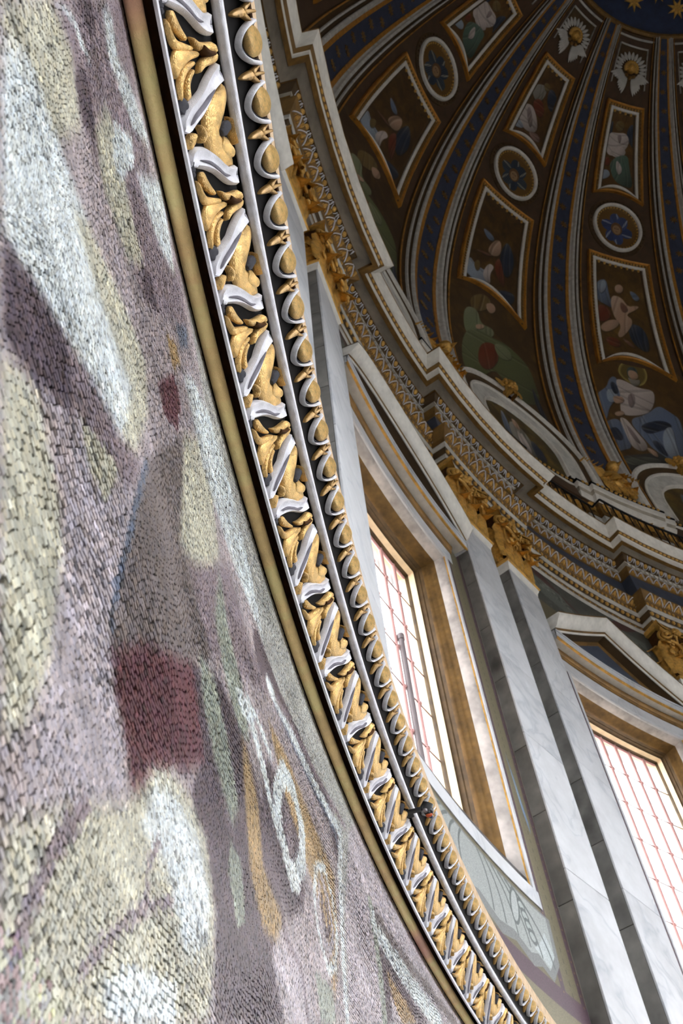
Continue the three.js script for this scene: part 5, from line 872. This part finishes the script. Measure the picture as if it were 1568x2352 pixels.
function lunette(k, label) {
  const hc = 25.15, r = 2.98, t = thing('lunette', label, 'lunette', 20.35, bayDeg(k), 24.05, 'lunettes at the foot of the dome'), pf = frame(20.35, 24.05);
  const arch = (prof, n = 36) => surf(n, prof.length - 1, (u, v, i, j) => { const [d, o] = prof[j], rr = r - d, s = lerp(-1.25, 1.25, u); let x, h; if (s < -1) { x = -rr; h = hc - (-1 - s) * 4.4; } else if (s > 1) { x = rr; h = hc - (s - 1) * 4.4; } else { const a = Math.PI / 2 * (1 - s); x = rr * Math.cos(a); h = hc + rr * Math.sin(a); } const al = AL(h), q = dome(0, al, o); return pf(x / q[1] / D, q[1], q[2]); }, 0.5);
  part(t, 'outer_moulding', arch([[-0.02, 0], [-0.02, 0.24], [0.06, 0.3], [0.16, 0.28], [0.2, 0.2]]), M.white, 'white outer arch moulding');
  part(t, 'hollow', arch([[0.2, 0.2], [0.28, 0.13], [0.46, 0.12], [0.52, 0.16]]), M.brownDeep);
  part(t, 'fillet', arch([[0.52, 0.14], [0.53, 0.2], [0.62, 0.2], [0.64, 0.15]]), M.white);
  part(t, 'band', arch([[0.64, 0.15], [0.95, 0.13], [1.2, 0.12]]), M.stone, 'broad grey stone band');
  part(t, 'inner_fillet', arch([[1.2, 0.12], [1.21, 0.17], [1.28, 0.16], [1.3, 0.05]]), M.white);
  const list = [['bl', [-2.6, 24.4, -1.8, 26.4, -1.2, 26.2, -1.6, 24.3]], ['gr', [-1.6, 24.1, -1.3, 25.6, -0.2, 26.1, 1.2, 25.7, 1.9, 24.1]], ['wh', [-0.7, 24.1, -0.4, 25.5, 0.5, 25.5, 0.8, 24.1]], ['bd', [0.9, 24.1, 1.3, 25.5, 2.4, 25.2, 2.6, 24.2]], ['sk', [-0.45, 25.7, -0.4, 26.3, 0.4, 26.3, 0.42, 25.7, 0, 25.5]], ['gr', [-0.4, 25.75, 0, 25.3, 0.4, 25.7, 0.2, 25.6, -0.2, 25.6]]];
  const m = pictureMat(256, 256, 4, 24, 27, list, '#4d4526'), g = surf(16, 10, (u, v) => { const x = lerp(-1.72, 1.72, u), top = hc + Math.sqrt(Math.max(0.001, 1.74 ** 2 - x * x)), h = lerp(24.05, top, v), q = dome(0, AL(h), 0.05); return pf(x / q[1] / D, q[1], q[2]); });
  const uv = g.attributes.uv, ps = g.attributes.position; for (let i = 0; i < uv.count; i++) uv.setXY(i, ps.getX(i) / 2.9 + 0.5, (ps.getY(i) + 24.05 - 24) / 3);
  part(t, 'picture', g, m, 'half-round picture of a seated robed figure');
}
lunette(1, 'grey arched lunette under the green robed figure');
lunette(2, 'grey arched lunette with a robed bust under the bearded figure');
lunette(0, 'grey arched lunette hidden behind the white cornice');
// gilded cherub heads on the crowns of the lunettes
function cherub(k, label) {
  const t = thing('cherub_head', label, 'sculpture', 20.05, bayDeg(k), 27.7, 'gilded cherub heads on the lunettes');
  const s = (x, y, z, r, sx = 1, sy = 1, sz = 1) => moved(new THREE.SphereGeometry(r, 14, 10), x, y, z, 0, 0, 0, sx, sy, sz);
  part(t, 'head', merge([s(0, 0.42, 0.12, 0.27, 0.92, 1.05, 0.95), s(0, 0.38, 0.37, 0.05, 1, 1.2, 1), s(-0.11, 0.32, 0.29, 0.09), s(0.11, 0.32, 0.29, 0.09), s(0, 0.24, 0.31, 0.07, 1.2, 0.8, 1), s(-0.1, 0.46, 0.34, 0.04), s(0.1, 0.46, 0.34, 0.04), s(0, 0.54, 0.29, 0.12, 1.4, 0.5, 0.6)]), M.goldFar, 'round gilded child face');
  for (let i = 0; i < 14; i++) { const a = lerp(-0.4, Math.PI + 0.4, i / 13); const q = part(t, 'curl', new THREE.SphereGeometry(0.085, 8, 6), M.goldFar); q.position.set(Math.cos(a) * 0.26, 0.5 + Math.sin(a) * 0.22, 0.12 + 0.1 * Math.sin(i * 2)); }
  for (const sd of [-1, 1]) { const w = new THREE.Group(); w.name = 'wing'; t.add(w); for (let i = 0; i < 6; i++) { const a = 1.2 - i * 0.42; part(w, 'feather', shell(6, 4, (u, v) => [sd * (0.22 + Math.cos(a) * u * 0.42 + (v - 0.5) * 0.13 * Math.sin(a)), 0.42 + Math.sin(a) * u * 0.42 - (v - 0.5) * 0.13 * Math.cos(a), 0.05 + 0.05 * Math.sin(u * 3) + i * 0.012], 0.025), M.goldFar); } }
  part(t, 'keystone', merge([surf(3, 6, (u, v, i) => { const w = lerp(0.13, 0.2, v), x = [-w, -w, w, w][i], z = [-0.1, 0.24 - v * 0.04, 0.24 - v * 0.04, -0.1][i]; return [x, -0.22 + v * 0.42, z]; }, 0.4), ...[-0.12, 0, 0.12].map((x) => moved(new THREE.CylinderGeometry(0.035, 0.025, 0.38, 8), x, -0.02, 0.24))]), M.goldFar, 'ribbed gilded bracket');
}
cherub(1, 'gilded cherub head on the lunette under the green robed figure');
cherub(2, 'gilded cherub head on the lunette under the bearded figure');
// gilded carvings at the foot of the ribs
function foot(k, label) {
  const t = thing('rib_carving', label, 'carving', 20.2, pairDeg(k), 24.2, 'gilded carvings at the rib feet');
  const L = leafGeo(0.42, 0.95, 0.3), L2 = leafGeo(0.34, 0.7, 0.25);
  part(t, 'core', merge([moved(new THREE.SphereGeometry(0.34, 14, 10), 0, 1.0, 0.08, 0, 0, 0, 1.3, 1.5, 0.8), moved(new THREE.SphereGeometry(0.22, 14, 10), 0.1, 1.75, 0.22, 0, 0, 0, 1.1, 1, 1.2), moved(new THREE.ConeGeometry(0.12, 0.35, 10), 0.16, 1.66, 0.5, 1.9, 0, 0)]), M.goldFar, 'gilded bird-like body');
  for (const s of [-1, 1]) for (let i = 0; i < 6; i++) { const q = part(t, 'feather', L, M.goldFar); q.position.set(s * (0.12 + i * 0.05), 0.75 + i * 0.13, 0.05 + i * 0.015); q.rotation.set(0, s * 0.3, -s * (0.35 + i * 0.2)); }
  for (let i = 0; i < 7; i++) { const q = part(t, 'leaf', L2, M.goldFar); q.position.set((i - 3) * 0.14, 0.05 + (i % 2) * 0.15, 0.1); q.rotation.set(0, 0, (i - 3) * -0.12); }
  for (const s of [-1, 1]) { const v = part(t, 'scroll', voluteGeo, M.goldFar); v.position.set(s * 0.42, 0.5, 0.15); v.scale.set(s, -1, 1); }
}
foot(1, 'gilded carving at the foot of the second rib, rising behind the white cornice corner');
foot(2, 'gilded carving at the foot of the rib left of the lunette bust');
foot(3, 'gilded carving at the foot of the rib beyond the right edge');
renderer.render(scene, camera);
